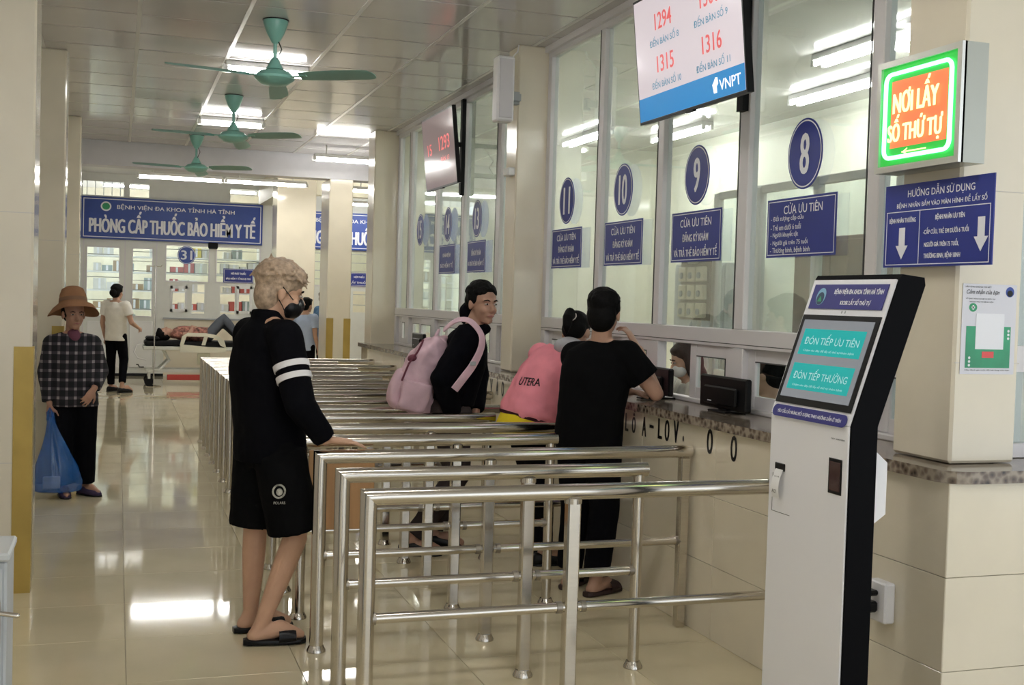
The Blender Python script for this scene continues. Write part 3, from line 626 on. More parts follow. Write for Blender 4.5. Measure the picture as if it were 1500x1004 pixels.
# guide sign
xs_ = 2.70; yc, zc = 3.405, 1.865
t = thing('guide_sign', 'blue instruction sign with two white arrows below the neon sign', 'sign', (xs_, yc, 1.72))
wd, ht = .57, .30; part('plate', plate('-X', (xs_, yc, zc), wd, ht, .005), M_blue, t)
part('panel_line', frame_strip('-X', (xs_-.001, yc, zc-.045), .545, .195, .003, .0005), M_print, t); part('divider_line', plate('-X', (xs_-.001, yc+.085, zc-.045), .003, .19, .0005), M_print, t)
for s_, dy, dz, w_, h_, b in (('HƯỚNG DẪN SỬ DỤNG', .02, .117, .35, .045, .006), ('BỆNH NHÂN BẤM VÀO MÀN HÌNH ĐỂ LẤY SỐ', .02, .075, .47, .030, .01), ('BỆNH NHÂN THƯỜNG', -.18, .020, .15, .027, .02), ('BỆNH NHÂN ƯU TIÊN', .075, .022, .15, .027, .02), ('-CẤP CỨU, TRẺ EM DƯỚI 6 TUỔI', .055, -.025, .235, .027, .02), ('NGƯỜI GIÀ TRÊN 75 TUỔI,', .035, -.07, .18, .027, .02), ('THƯƠNG BINH, BỆNH BINH', .04, -.112, .19, .027, .02)):
    letter(s_, (xs_-.0015, yc-dy, zc+dz), w_, h_, '-X', M_print, t, b)
for dy, dz in ((-.18, -.062), (.232, -.045)):
    part('arrow', MB().prism([(-.017, .055), (.017, .055), (.017, -.01), (.034, -.01), (0, -.06), (-.034, -.01), (-.017, -.01)], (xs_-.0015, yc-dy, zc+dz), AX['-X'] @ V((1, 0, 0)), (0, 0, 1), (.0005, 0, 0)), M_print, t)
# poster on the pillar front
t = thing('poster', 'pale poster with green lower half taped to the corner pillar', 'poster', (2.88, 3.328, 1.34)); yp = 3.3275
part('sheet', MB().box(2.765, 2.995, yp, 3.3295, 1.343, 1.657), mat('poster_paper', (.70, .70, .76), .3), t)
part('green_panel', MB().box(2.785, 2.975, yp-.0006, yp, 1.365, 1.51), mat('poster_green', (.03, .33, .16), .4, var=.3, scale=5), t)
part('white_card', MB().box(2.825, 2.945, yp-.0012, yp-.0006, 1.43, 1.555), M_print, t)
part('round_mark', disc('-Y', (2.81, yp-.0006, 1.575), .017, .015, .0003), M_green, t); part('plus_mark', MB().box(2.803, 2.817, yp-.0015, yp-.0008, 1.572, 1.578).box(2.807, 2.813, yp-.0015, yp-.0008, 1.567, 1.583), M_print, t)
part('crest', disc('-Y', (2.965, yp-.0006, 1.632), .018, .018, .0003), M_bluel, t); part('crest_core', disc('-Y', (2.965, yp-.0012, 1.627), .012, .011, .0003), M_black, t)
for s_, x_, z_, w_, h_, m_, sl in (('HÃY CHO CHÚNG TÔI BIẾT', 2.83, 1.648, .11, .008, M_black, 0), ('Cảm nhận của bạn', 2.85, 1.628, .14, .02, M_black, .4), ('VỀ QUÁ TRÌNH KHÁM VÀ ĐIỀU TRỊ', 2.84, 1.606, .125, .007, M_black, 0), ('NGOẠI TRÚ TẠI BỆNH VIỆN', 2.845, 1.595, .1, .007, M_black, 0), ('Hãy đánh giá mức độ hài lòng của bạn', 2.88, 1.357, .19, .006, M_black, 0)):
    letter(s_, (x_, yp-.0008, z_), w_, h_, '-Y', m_, t, .005, sl)
part('red_button', MB().box(2.855, 2.905, yp-.0012, yp-.0006, 1.40, 1.422), M_red, t)
for x_, z_ in ((2.965, 1.495), (2.965, 1.482), (2.965, 1.469), (2.802, 1.40), (2.802, 1.387), (2.802, 1.374)): part('star_mark', disc('-Y', (x_, yp-.0012, z_), .005, .005, .0003, 8), M_print, t)

# ================================================================== TICKET KIOSK
kx, k0, k1, dp = 2.10, 2.995, 3.452, .092          # front plane, near and far side, depth
t = thing('ticket_kiosk', 'tall white and black ticket kiosk with tilted touch screen', 'kiosk', (kx+.05, (k0+k1)/2, 0))
lean = .152; zk, zt = 1.20, 1.655
def kprof(i0, i1): return [(i0, 0), (i0, zk), (i0+lean, zt), (i1+lean, zt), (i1, zk), (i1, 0)]
pr_ = [(kx+.004, .0), (kx+.004, zk), (kx+.004+lean, zt), (kx+lean+.012, zt+.012), (kx+lean+dp, zt+.004), (kx+lean+dp+.004, zt-.02), (kx+dp+.004, zk), (kx+dp+.004, 0)]
part('black_body', MB().prism(pr_, (0, k0, 0), (1, 0, 0), (0, 0, 1), (0, k1-k0, 0)), mat('kiosk_black', (.002, .002, .003), .55, spec=.06), t)
part('front_panel', MB().bbox(kx-.002, kx+.005, k0+.008, k1-.008, .03, zk, .002), mat('kiosk_white', (.80, .80, .83), .35), t)
part('base_plate', MB().bbox(kx-.08, kx+dp+.12, k0-.01, k1+.01, 0, .03, .006), M_black, t)
ang = math.atan2(lean, zt-zk); RK = Matrix.Rotation(ang, 3, 'Y') @ AX['-X']; KX, KY, KZ = RK @ V((1, 0, 0)), RK @ V((0, 1, 0)), RK @ V((0, 0, 1))
kb = V((kx, (k0+k1)/2, zk)); LN = math.hypot(lean, zt-zk)
def K(u, v, d=0): return kb+KX*u+KY*v+KZ*(d+.003)
part('head_panel', plate(None, K(0, LN/2-.002, 0), k1-k0-.016, LN-.006, .006, rot=RK), mat('kiosk_white', (.80, .80, .83), .35), t)
sb = part('screen_bezel', plate(None, K(0, .195, .004), .425, .31, .005, rot=RK), M_black, t)
part('screen', plate(None, K(0, .197, .0055), .385, .27, .002, rot=RK), mat('kiosk_screen', (.16, .17, .19), .08, emit=.075, ecol=(.7, .75, .82)), sb)
tq = mat('screen_turquoise', (.02, .36, .36), .15, emit=.09, ecol=(.02, .75, .72)); tw_ = mat('screen_pale', (.45, .75, .78), .2, emit=.06, ecol=(.6, .95, 1))
for v, s_ in ((.255, 'ĐÓN TIẾP ƯU TIÊN'), (.135, 'ĐÓN TIẾP THƯỜNG')):
    part('screen_button', plate(None, K(0, v, .0063), .34, .09, .0006, rot=RK), tq, sb); letter(s_, K(0, v+.01, .0069), .30, .038, None, tw_, sb, .0, rot=RK, name='screen_text'); letter('Chạm vào đây để lấy số thứ tự khám bệnh', K(0, v-.03, .0069), .28, .011, None, tw_, sb, 0, rot=RK, name='screen_text')
hs = part('header_sticker', plate(None, K(0, .415, .0035), .40, .085, .002, rot=RK), M_navy, t)
letter('BỆNH VIỆN ĐA KHOA TỈNH HÀ TĨNH', K(.055, .432, .0042), .26, .026, None, M_print, hs, .02, rot=RK); letter('KIOSK LẤY SỐ THỨ TỰ', K(.055, .396, .0042), .16, .026, None, M_print, hs, .02, rot=RK)
part('crest', disc(None, K(-.145, .415, .0042), .026, .03, .0004, rot=RK), mat('crest_blue', (.20, .42, .58), .4), hs); part('crest_core', disc(None, K(-.145, .408, .0048), .020, .022, .0004, rot=RK), mat('crest_dark', (.01, .04, .09), .4), hs); part('crest_star', MB().prism([(0, .012), (.012, -.008), (-.012, -.008)], K(-.145, .405, .0054), KX, KY, KZ*-.0004), M_green, hs)
for u in (.0, .018): part('sensor', disc(None, K(u, .362, .0036), .004, .005, .0006, 10, rot=RK), M_grey, t)
fs_ = part('footer_sticker', MB().prism([(math.copysign(.19, c)+.02*math.cos(a), .020*math.sin(a)) for c, a in [(1, rad(-90+22.5*k)) for k in range(9)]+[(-1, rad(90+22.5*k)) for k in range(9)]], K(0, .012, .0036), KX, KY, KZ*-.001), M_navy, t)
letter('YÊU CẦU LẤY ĐÚNG ĐỐI TƯỢNG THEO HƯỚNG DẪN Ở TRÊN', K(0, .012, .0042), .36, .020, None, M_print, fs_, .015, rot=RK)
letter('ITKEY   HƯNG THỊNH', (kx-.0028, k0+.06, 1.155), .07, .006, '-X', M_black, t, .01)
tk = part('ticket_slot', MB().bbox(kx-.006, kx-.001, 3.345, 3.405, 1.012, 1.038, .002), M_black, t)
pm = []
for q in range(9): a = q/8; pm.append((kx-.004-.018*math.sin(a*2.4), 1.022-.10*a))
mbp = MB(); vs = [(x_, y_, z_) for x_, z_ in pm for y_ in (3.352, 3.398)]; mbp.add(vs, [(2*i, 2*i+1, 2*i+3, 2*i+2) for i in range(8)])
part('paper_ticket', mbp, mat('paper', (.82, .82, .82), .6), tk, True); letter('A113', (kx-.016, 3.375, .99), .03, .012, '-X', M_black, tk, .01); letter('A12', (kx-.0235, 3.378, .945), .024, .012, '-X', M_black, tk, .01)
part('service_door_line', MB().box(kx-.003, kx-.002, 3.31, 3.42, .872, .8735).box(kx-.003, kx-.002, 3.4185, 3.42, .872, 1.0), M_dark, t)
cr = part('card_reader', MB().bbox(kx-.004, kx-.001, 3.028, 3.098, .985, 1.095, .002), M_black, t); part('reader_glass', MB().bbox(kx-.0055, kx-.004, 3.035, 3.09, .995, 1.085, .0005), mat('reader_window', (.06, .03, .03), .08), cr)
part('paper_cabinet', MB().prism([(kx+dp, 1.14), (kx+dp+.066, 1.085), (kx+dp+.066, .925), (kx+dp, .88)], (0, k0+.03, 0), (1, 0, 0), (0, 0, 1), (0, .36, 0)), mat('kiosk_white', (.80, .80, .83), .35), t, label='white rear paper cabinet')
part('power_cord', MB().tube([(kx+dp, 3.2, .5), (kx+.2, 3.3, .48), (kx+.35, 3.45, .47), (XC-.05, 3.515, .49)], .006, 8), M_black, t); part('lower_cord', MB().tube([(kx+dp, 3.05, .33), (kx+dp+.03, 3.04, .28), (kx+dp+.02, 3.05, .2), (kx+dp, 3.06, .12)], .006, 8), M_black, t)
t = thing('power_socket', 'white power socket box with plugs on counter behind the kiosk', 'socket', (XC, 3.51, .44))
part('box', MB().bbox(XC-.045, XC-.0005, 3.455, 3.56, .44, .585, .006), M_whitep, t)
part('plug', MB().bbox(XC-.085, XC-.045, 3.49, 3.54, .475, .515, .008), M_black, t); part('plug', MB().bbox(XC-.08, XC-.045, 3.49, 3.53, .535, .555, .006), M_black, t)

# ================================================================== COUNTER EQUIPMENT
def screen_box(y0, y1, x, z1, lab, z0=1.06):
    t = thing('monitor', lab, 'monitor', (x+.05, (y0+y1)/2, 1.027), 'black monitors on the counter')
    part('screen_back', MB().bbox(x, x+.035, y0, y1, z0, z1, .008), M_black, t); part('rear_bulge', MB().bbox(x-.018, x, y0+.07, y1-.07, z0+.02, z1-.05, .01), M_black, t)
    part('stand', MB().box(x+.005, x+.03, (y0+y1)/2-.04, (y0+y1)/2+.04, 1.033, z0+.03), M_black, t); part('foot', MB().bbox(x-.03, x+.09, (y0+y1)/2-.09, (y0+y1)/2+.09, 1.027, 1.036, .003), M_black, t)
    part('maker_mark', MB().box(x-.0185, x-.018, y1-.16, y1-.12, z0+.035, z0+.04), M_print, t)
screen_box(4.93, 5.40, 2.86, 1.205, 'black monitor on the granite counter left of the kiosk', 1.042)
screen_box(5.84, 6.12, 2.90, 1.20, 'black monitor beside the elbow of the man in the black T-shirt', 1.045)
screen_box(7.82, 8.06, 2.86, 1.20, 'black monitor at the pillar beside the girl in pink', 1.042)
screen_box(11.2, 11.65, 2.86, 1.20, 'black monitor behind the pink backpack', 1.042)
# fan regulators in the office
t = thing('regulator_board', 'board of cream fan regulator boxes seen through the pane under the bright screen', 'switch board', (4.4, 8.49, 0))
part('board', MB().box(4.42, 4.44, 8.25, 8.74, 1.44, 2.04), mat('board_brown', (.30, .25, .18), .6), t)
for r_i in range(4):
    for c_i in range(3):
        if r_i == 3 and c_i != 1: continue
        y_, z_ = 8.64-.15*c_i, 1.52+.145*r_i; g = part('regulator', MB().bbox(4.375, 4.42, y_-.062, y_+.062, z_-.06, z_+.06, .008), mat('cream_plastic', (.72, .68, .52), .4), t)
        part('dial', MB().cyl((4.365, y_, z_-.012), (4.375, y_, z_-.012), .026, n=14), M_grey, g, True)
part('post', MB().box(4.43, 4.47, 8.45, 8.53, 0, 1.45), M_white, t)
t = thing('office_partition', 'white framed inner partition behind windows 8 and 9', 'partition', (4.48, 6.6, 0))
for y_ in (5.0, 6.0, 6.9, 7.65, 8.3): part('post', MB().bbox(4.48, 4.54, y_-.03, y_+.03, 0, 2.45, .005), M_white, t)
for z_ in (1.0, 2.40): part('rail', MB().bbox(4.49, 4.53, 5.03, 8.27, z_, z_+.06, .005), M_white, t)
for a, b in ((5.03, 5.97), (6.03, 6.87), (6.93, 7.62), (7.68, 8.27)):
    part('lower_panel', MB().box(4.50, 4.52, a, b, .05, 1.0), M_white, t); part('pane', MB().box(4.508, 4.512, a, b, 1.06, 2.40), M_glassc, t)
t = thing('office_cabinet', 'brown wooden cabinet deep in the office behind the kiosk', 'cabinet', (5.25, 7.2, 0))
part('body', MB().bbox(5.0, 5.5, 6.45, 7.95, 0.02, 2.1, .006), M_woodr, t)
for a, b, hy_ in ((6.47, 6.95, 6.91), (6.97, 7.44, 7.01), (7.46, 7.93, 7.5)): d_ = part('door', MB().bbox(4.985, 5.0, a, b, .05, 2.07, .004), M_woodr, t); part('handle', MB().cyl((4.97, hy_, 1.0), (4.97, hy_, 1.15), .008, n=8), M_steel, d_)
t = thing('office_desk', 'long pale desk along the inner side of the windows', 'desk', (3.5, 8.2, 0))
part('desk_top', MB().bbox(3.08, 3.7, 4.8, 12.7, .72, .75, .004), M_cream, t)
for y_ in (4.9, 6.6, 8.2, 9.8, 11.4, 12.6): part('desk_leg', MB().box(3.12, 3.66, y_-.015, y_+.015, 0, .72), M_cream, t)
t = thing('desk_monitor', 'black monitor facing the masked clerk behind the open hatch', 'monitor', (3.3, 6.6, .75))
part('screen', MB().bbox(3.24, 3.27, 6.52, 6.80, .85, 1.09, .006), M_black, t); part('stand', MB().box(3.26, 3.29, 6.62, 6.70, .75, .9), M_black, t); part('foot', MB().bbox(3.2, 3.36, 6.56, 6.76, .75, .765, .004), M_black, t)
t = thing('office_wardrobe', 'dark grey wardrobe by the office wall behind window 10', 'cabinet', (6.0, 9.2, 0))
part('body', MB().bbox(5.75, 6.19, 10.4, 11.5, 0.02, 2.0, .006), M_grey, t)
for a, b in ((10.42, 10.94), (10.96, 11.48)): part('door', MB().bbox(5.735, 5.75, a, b, .05, 1.97, .004), M_grey, t)
# steel cabinet at the left edge
t = thing('steel_cabinet', 'grey steel cabinet with lever handle at the bottom left edge', 'cabinet', (-.5, 3.1, 0))
part('body', MB().bbox(-.74, -.240, 3.0, 3.2, .02, .895, .006), M_grey, t); part('top_panel', MB().bbox(-.75, -.234, 2.99, 3.21, .895, .915, .005), mat('steel_top', (.48, .50, .50), .4), t); part('foot_frame', MB().box(-.72, -.28, 3.02, 3.18, 0, .02), M_black, t)
d_ = part('door', MB().bbox(-.73, -.250, 2.99, 3.0, .05, .88, .004), M_grey, t); part('lock_plate', MB().box(-.262, -.252, 2.984, 2.99, .70, .80), M_steeld, d_); part('handle', MB().capsule((-.258, 2.965, .780), (-.213, 2.96, .772), .006), M_steel, d_, True)

# ================================================================== PHARMACY SIGNS
def big_sign(x0, x1, z0, z1, lab, top, bottom):
    t = thing('banner_sign', lab, 'sign', ((x0+x1)/2, YF-.06, z0), 'blue pharmacy signs'); c = ((x0+x1)/2, YF-.07, (z0+z1)/2); wd, ht = x1-x0, z1-z0
    part('panel', plate('-Y', c, wd, ht, .04), M_bluel, t); part('border_line', frame_strip('-Y', (c[0], c[1]-.002, c[2]), wd-.06, ht-.06, .014, .001), M_print, t)
    letter(top, (c[0]-.02+wd*.02, c[1]-.003, c[2]+ht*.28), wd*.65, .115, '-Y', M_print, t, .012); letter(bottom, (c[0], c[1]-.003, c[2]-ht*.08), wd*.92, .40, '-Y', M_print, t, .03)
    part('crest', disc('-Y', (x0+wd*.13, c[1]-.003, c[2]+ht*.28), .09, .085, .001), M_print, t); part('crest_core', disc('-Y', (x0+wd*.13, c[1]-.005, c[2]+ht*.28), .065, .06, .001), M_green, t)
big_sign(-.635, 2.515, 2.446, 3.19, 'long blue pharmacy sign at the far end above hatch 31', 'BỆNH VIỆN ĐA KHOA TỈNH HÀ TĨNH', 'PHÒNG CẤP THUỐC BẢO HIỂM Y TẾ')
big_sign(2.9, 6.05, 2.43, 3.13, 'second blue pharmacy sign partly hidden behind the white pillar', 'BỆNH VIỆN ĐA KHOA TỈNH HÀ TĨNH', 'PHÒNG CẤP THUỐC BẢO HIỂM Y TẾ')
t = thing('number_disc', 'round blue sign reading 31 below the far pharmacy sign', 'sign', (1.17, YF-.03, 2.05))
part('disc', disc('-Y', (1.172, YF-.03, 2.215), .16, .165, .008), M_bluel, t); part('rim_line', ringd('-Y', (1.172, YF-.0315, 2.215), .15, .155, .008), M_print, t); letter('31', (1.172, YF-.033, 2.215), .2, .17, '-Y', M_print, t, .03)
for x0, x1, z0, z1, l1, l2, lab in ((1.83, 2.375, 1.74, 2.0, 'NƠI PHÁT THUỐC', 'BẢO HIỂM Y TẾ NGOẠI TRÚ', 'small blue sign on the far right pharmacy window'), (4.15, 4.56, 1.75, 2.005, 'NỘP PHIẾU', 'LẤY THUỐC', 'small blue sign beside the white pillar')):
    t = thing('window_sign', lab, 'sign', ((x0+x1)/2, YF-.03, z0)); c = ((x0+x1)/2, YF-.02, (z0+z1)/2)
    part('plate', plate('-Y', c, x1-x0, z1-z0, .008), M_blue, t); part('border_line', frame_strip('-Y', (c[0], c[1]-.002, c[2]), (x1-x0)*.95, (z1-z0)*.9, .006, .0005), M_print, t)
    letter(l1, (c[0], c[1]-.003, c[2]+.05), (x1-x0)*.5, .06, '-Y', M_print, t, .03); letter(l2, (c[0], c[1]-.003, c[2]-.05), (x1-x0)*.82, .06, '-Y', M_print, t, .03)

# ================================================================== PEOPLE
def remesh(mb, m, vox, it=4, name='body', off=None, disp=0):
    me = mb.mesh(name, None); o = bpy.data.objects.new('tmp', me); COL.objects.link(o)
    r = o.modifiers.new('r', 'REMESH'); r.mode = 'VOXEL'; r.voxel_size = vox; r.use_smooth_shade = True
    if it: q = o.modifiers.new('s', 'SMOOTH'); q.factor = .5; q.iterations = it
    if disp:
        tx = bpy.data.textures.get('folds') or bpy.data.textures.new('folds', 'CLOUDS'); tx.noise_scale = .09; tx.noise_depth = 1
        d = o.modifiers.new('d', 'DISPLACE'); d.texture = tx; d.strength = disp; d.mid_level = .5; d.texture_coords = 'LOCAL'
    out = bpy.data.meshes.new_from_object(o.evaluated_get(bpy.context.evaluated_depsgraph_get()))
    bpy.data.objects.remove(o); bpy.data.meshes.remove(me); out.name = name
    if off is not None: out.transform(Matrix.Translation(-V(off)))
    out.materials.clear(); out.materials.append(m); out.polygons.foreach_set('use_smooth', [True]*len(out.polygons))
    return out
def rpart(name, mb, m, parent, vox, it=4, label=None, disp=0):
    o = link(name, remesh(mb, m, vox, it, name, wl(parent), disp), parent)
    if label: o['label'] = label
    return o
def hv(a): return V((math.cos(rad(a)), math.sin(rad(a)), 0))
class Head:
    def __init__(s, c, yaw, pitch=0, k=1.0, f=None, u=None):
        s.c = V(c); s.k = k
        if f is None:
            h = hv(yaw); s.f = (h*math.cos(rad(pitch))+V((0, 0, math.sin(rad(pitch))))).normalized(); s.l = V((0, 0, 1)).cross(h).normalized(); s.u = s.f.cross(s.l).normalized()
        else: s.f = V(f).normalized(); s.u = V(u).normalized(); s.l = s.u.cross(s.f)
        s.R = Matrix((s.f, s.l, s.u)).transposed()
    def p(s, a, b, c): return s.c+(s.f*a+s.l*b+s.u*c)*s.k
    def e(s, mb, c, r, n=18, m=12): return mb.ell(s.p(*c), [q*s.k for q in r], s.R, n, m)
def head_mesh(mb, h):
    h.e(mb, (-.012, 0, .03), (.098, .078, .090)); h.e(mb, (.022, 0, -.035), (.070, .062, .085)); h.e(mb, (.058, 0, -.098), (.030, .032, .024)); h.e(mb, (.07, 0, .018), (.022, .056, .014))
    mb.capsule(h.p(.088, 0, .0), h.p(.107, 0, -.034), .007*h.k, .013*h.k, 10); h.e(mb, (.096, 0, -.042), (.014, .018, .009)); h.e(mb, (.083, 0, -.070), (.013, .025, .012))
    for q in (-1, 1):
        h.e(mb, (-.008, q*.080, -.012), (.019, .010, .033)); h.e(mb, (.055, q*.036, -.04), (.030, .022, .026))
def face_parts(h, t, brows=M_hairb):
    for q in (-1, 1):
        e = part('eye', h.e(MB(), (.083, q*.032, -.002), (.009, .0145, .0058), 12, 8), M_eye, t, True); part('iris', h.e(MB(), (.0885, q*.032, -.002), (.0045, .0075, .0056), 10, 6), M_iris, e, True)
        part('eyebrow', MB().tube([h.p(.0905, q*.014, .017), h.p(.091, q*.032, .022), h.p(.080, q*.052, .017)], [.003*h.k, .004*h.k, .002*h.k], 6), brows, t, True)
    part('lips', MB().tube([h.p(.088, -.024, -.071), h.p(.0965, 0, -.0705), h.p(.088, .024, -.071)], [.002*h.k, .0058*h.k, .002*h.k], 8), M_lip, t, True)
def hand(mb, w, d, nrm, side, curl=(12, 18), k=1.0, spread=5):     # w wrist, d finger direction, nrm back of hand, side: +1 thumb toward nrm x d
    w, d = V(w), V(d).normalized(); n = (V(nrm)-d*V(nrm).dot(d)).normalized(); s = n.cross(d)*side
    mb.loft([(w-d*.02*k, s*.026*k, n*.020*k), (w+d*.02*k, s*.032*k, n*.017*k), (w+d*.06*k, s*.041*k, n*.015*k), (w+d*.095*k, s*.038*k, n*.012*k), (w+d*.100*k, s*.030*k, n*.009*k)], 14)
    for i, (o, L, r) in enumerate(((.030, .072, .0088), (.010, .080, .0090), (-.011, .074, .0088), (-.030, .058, .0078))):
        a = rad(spread*(1.2-i)); di = (d*math.cos(a)+s*math.sin(a)).normalized(); p = w+d*.088*k+s*o*k
        for seg, fr in enumerate((.48, .30, .24)):
            ang = rad(curl[0] if seg == 0 else curl[1])
            ax = s; di = (Matrix.Rotation(ang*side, 3, ax) @ di) if (Matrix.Rotation(.1*side, 3, ax) @ d).dot(n) < 0 else (Matrix.Rotation(-ang*side, 3, ax) @ di)
            q = p+di*L*fr*k; mb.capsule(p, q, r*k*(1-.08*seg), r*k*(.92-.1*seg), 10); p = q
    p = w+d*.028*k+s*.030*k; q = p+(d*.6+s*.75-n*.25).normalized()*.040*k; mb.capsule(p, q, .0125*k, .0105*k, 10); mb.capsule(q, q+(d*.9+s*.3-n*.2).normalized()*.034*k, .0102*k, .0085*k, 10)
def spine(J, s):
    P = [J['crotch'], J['pelvis'], J['chest'], J['neck']]; i = min(2, max(0, int(s))); t = s-i
    p0, p1 = P[i], P[i+1]; m0 = (P[i+1]-P[i-1])/2 if i > 0 else P[1]-P[0]; m1 = (P[i+2]-P[i])/2 if i < 2 else P[3]-P[2]
    t2, t3 = t*t, t*t*t; pos = p0*(2*t3-3*t2+1)+m0*(t3-2*t2+t)+p1*(-2*t3+3*t2)+m1*(t3-t2)
    tan = (p0*(6*t2-6*t)+m0*(3*t2-4*t+1)+p1*(-6*t2+6*t)+m1*(3*t2-2*t)).normalized(); return pos, tan
def torso(mb, J, spec, n=24):
    R = []
    for s_, w_, d_ in spec:
        c, tg = spine(J, s_); l = (J['lat']-tg*J['lat'].dot(tg)).normalized(); R.append((c, l*w_, tg.cross(l)*d_))
    return mb.loft(R, n, p=2.4)
def limb(mb, pts, rs, n=14):
    for i in range(len(pts)-1): mb.capsule(pts[i], pts[i+1], rs[i], rs[i+1], n)
def sleeve(mb, pts, rs, n=16):            # cloth tube with cleanly cut end
    pts = [V(p) for p in pts]; R = []; prev = None
    full = []; rr = []
    for i in range(len(pts)-1):
        for q in range(4): full.append(pts[i].lerp(pts[i+1], q/4)); rr.append(rs[i]+(rs[i+1]-rs[i])*q/4)
    full.append(pts[-1]); rr.append(rs[-1]); return mb.tube(full, rr, n)
def joints(root, yaw, h=1.7, **ov):
    f = hv(yaw); l = V((-f.y, f.x, 0)); r0 = V((root[0], root[1], 0)); q = h/1.7
    def P(a, b, c): return r0+(f*a+l*b+V((0, 0, c)))*q
    J = dict(crotch=P(0, 0, .74), pelvis=P(0, 0, .93), chest=P(0, 0, 1.22), neck=P(-.01, 0, 1.43), lat=l, f=f)
    for n, s in (('L', 1), ('R', -1)):
        J.update({'sh'+n: P(-.01, s*.185, 1.385), 'el'+n: P(-.03, s*.23, 1.10), 'wr'+n: P(.05, s*.235, .86), 'hip'+n: P(0, s*.088, .90), 'kn'+n: P(.02, s*.095, .49), 'an'+n: P(-.02, s*.1, .085), 'toe'+n: P(.15, s*.115, .03)})
    for k_, v in ov.items(): J[k_] = V(v)
    if 'crotch' not in ov and 'pelvis' in ov: J['crotch'] = (J['hipL']+J['hipR'])/2-V((0, 0, .13))
    return J
def body(t, J, h, sk, vox, k=1.0, hands=True, hd=None, feet=True):
    mb = MB(); head_mesh(mb, h)
    mb.capsule(h.p(-.025, 0, -.06), J['neck']+V((0, 0, -.02)), .052*k, .058*k)
    torso(mb, J, [(.35, .10*k, .08*k), (.8, .15*k, .10*k), (1.2, .145*k, .095*k), (1.6, .14*k, .095*k), (2.1, .155*k, .105*k), (2.6, .15*k, .09*k), (2.95, .07*k, .06*k)])
    for n in 'LR':
        limb(mb, [J['neck'].lerp(J['sh'+n], .3)-V((0, 0, .01)), J['sh'+n], J['el'+n], J['wr'+n]], [.055*k, .055*k, .040*k, .027*k])
        limb(mb, [J['hip'+n], J['kn'+n], J['kn'+n].lerp(J['an'+n], .3), J['an'+n]], [.085*k, .054*k, .053*k, .034*k])
        if feet:
            a, b = J['an'+n], J['toe'+n]; hl = a+(a-b).normalized()*.03; hl.z = b.z+.005; limb(mb, [hl, a.lerp(b, .5)+V((0, 0, .005)), b], [.034*k, .038*k, .026*k]); mb.capsule(a, hl, .034*k, .03*k)
        if hands:
            d, nr, sd, cu = (hd or {}).get(n, (J['wr'+n]-J['el'+n], J['lat']*(1 if n == 'L' else -1), 1 if n == 'L' else -1, (20, 22)))
            hand(mb, J['wr'+n]+V(d).normalized()*.015, d, nr, sd, cu, k)
    return rpart('body', mb, sk, t, vox, 2)
def trousers(t, J, m, vox, k=1.0, lo=.93, wa=1.15, rs=(.098, .072, .058), name='trousers', disp=.006):
    mb = MB(); torso(mb, J, [(.30, .12*k, .10*k), (.7, .165*k, .118*k), (1.0, .168*k, .118*k), (wa, .158*k, .112*k)])
    for n in 'LR':
        e = J['kn'+n].lerp(J['an'+n], lo) if lo >= 0 else J['hip'+n].lerp(J['kn'+n], 1+lo)
        pts = [J['hip'+n], J['kn'+n], e] if lo > 0 else [J['hip'+n], J['hip'+n].lerp(J['kn'+n], .5), e]
        sleeve(mb, pts, [rs[0]*k, rs[1]*k, rs[2]*k]); mb.ell(J['hip'+n], (.095*k, .095*k, .1*k))
    return rpart(name, mb, m, t, vox, 3, disp=disp)
def top(t, J, m, vox, k=1.0, hem=.75, sl=1.0, rs=(.072, .062, .046), spec=None, collar=.07, name='shirt', extra=None, disp=.008):
    mb = MB(); torso(mb, J, spec or [(hem, .178*k, .128*k), (1.1, .172*k, .125*k), (1.6, .168*k, .120*k), (2.1, .182*k, .125*k), (2.6, .172*k, .110*k), (2.85, .115*k, .085*k), (3.02, collar*k, collar*.95*k)])
    for n in 'LR':
        s, e, w = J['sh'+n], J['el'+n], J['wr'+n]; mb.capsule(J['neck'].lerp(s, .35)-V((0, 0, .025)), s, .062*k, rs[0]*k); mb.ell(s, (rs[0]*k,)*3)
        if sl <= .7: sleeve(mb, [s, s.lerp(e, sl/.5*.5 if sl < .5 else sl)], [rs[0]*k, rs[1]*k*1.05])
        else: sleeve(mb, [s, e, e.lerp(w, sl)], [rs[0]*k, rs[1]*k, rs[2]*k]); mb.ell(e, (rs[1]*k,)*3)
    if extra: extra(mb)
    return rpart(name, mb, m, t, vox, 3, disp=disp)
def hair_short(t, h, m, vox, vol=.0, n=110, tuft=.03, fringe=True, low=.0, seed=1):
    rnd = random.Random(seed); mb = MB(); g = 1+vol
    h.e(mb, (-.022, 0, .055), (.102*g, .086*g, .080*g)); h.e(mb, (-.055, 0, .0-low), (.064, .080, .078+low))
    if fringe: h.e(mb, (.045, 0, .085), (.048*g, .066*g, .034*g))
    for q in (-1, 1): h.e(mb, (-.012, q*.070, .028), (.045, .018, .042))
    for i in range(n):
        a = rnd.uniform(-math.pi, math.pi); el = rnd.uniform(.05, 1.45); d = V((math.cos(a)*math.cos(el), math.sin(a)*math.cos(el), math.sin(el)))
        p = V((-.022+d.x*.098*g, d.y*.082*g, .055+d.z*.076*g)); fl = V((.55*rnd.random()+.15*d.x, d.y*.4+rnd.uniform(-.4, .4), .35*rnd.random()-.2)); q = p+d*tuft*.12+(fl-d*fl.dot(d)*.8).normalized()*tuft
        mb.capsule(h.p(*p), h.p(*q), .0105*h.k, .004*h.k, 6)
    return rpart('hair', mb, m, t, vox, 1)
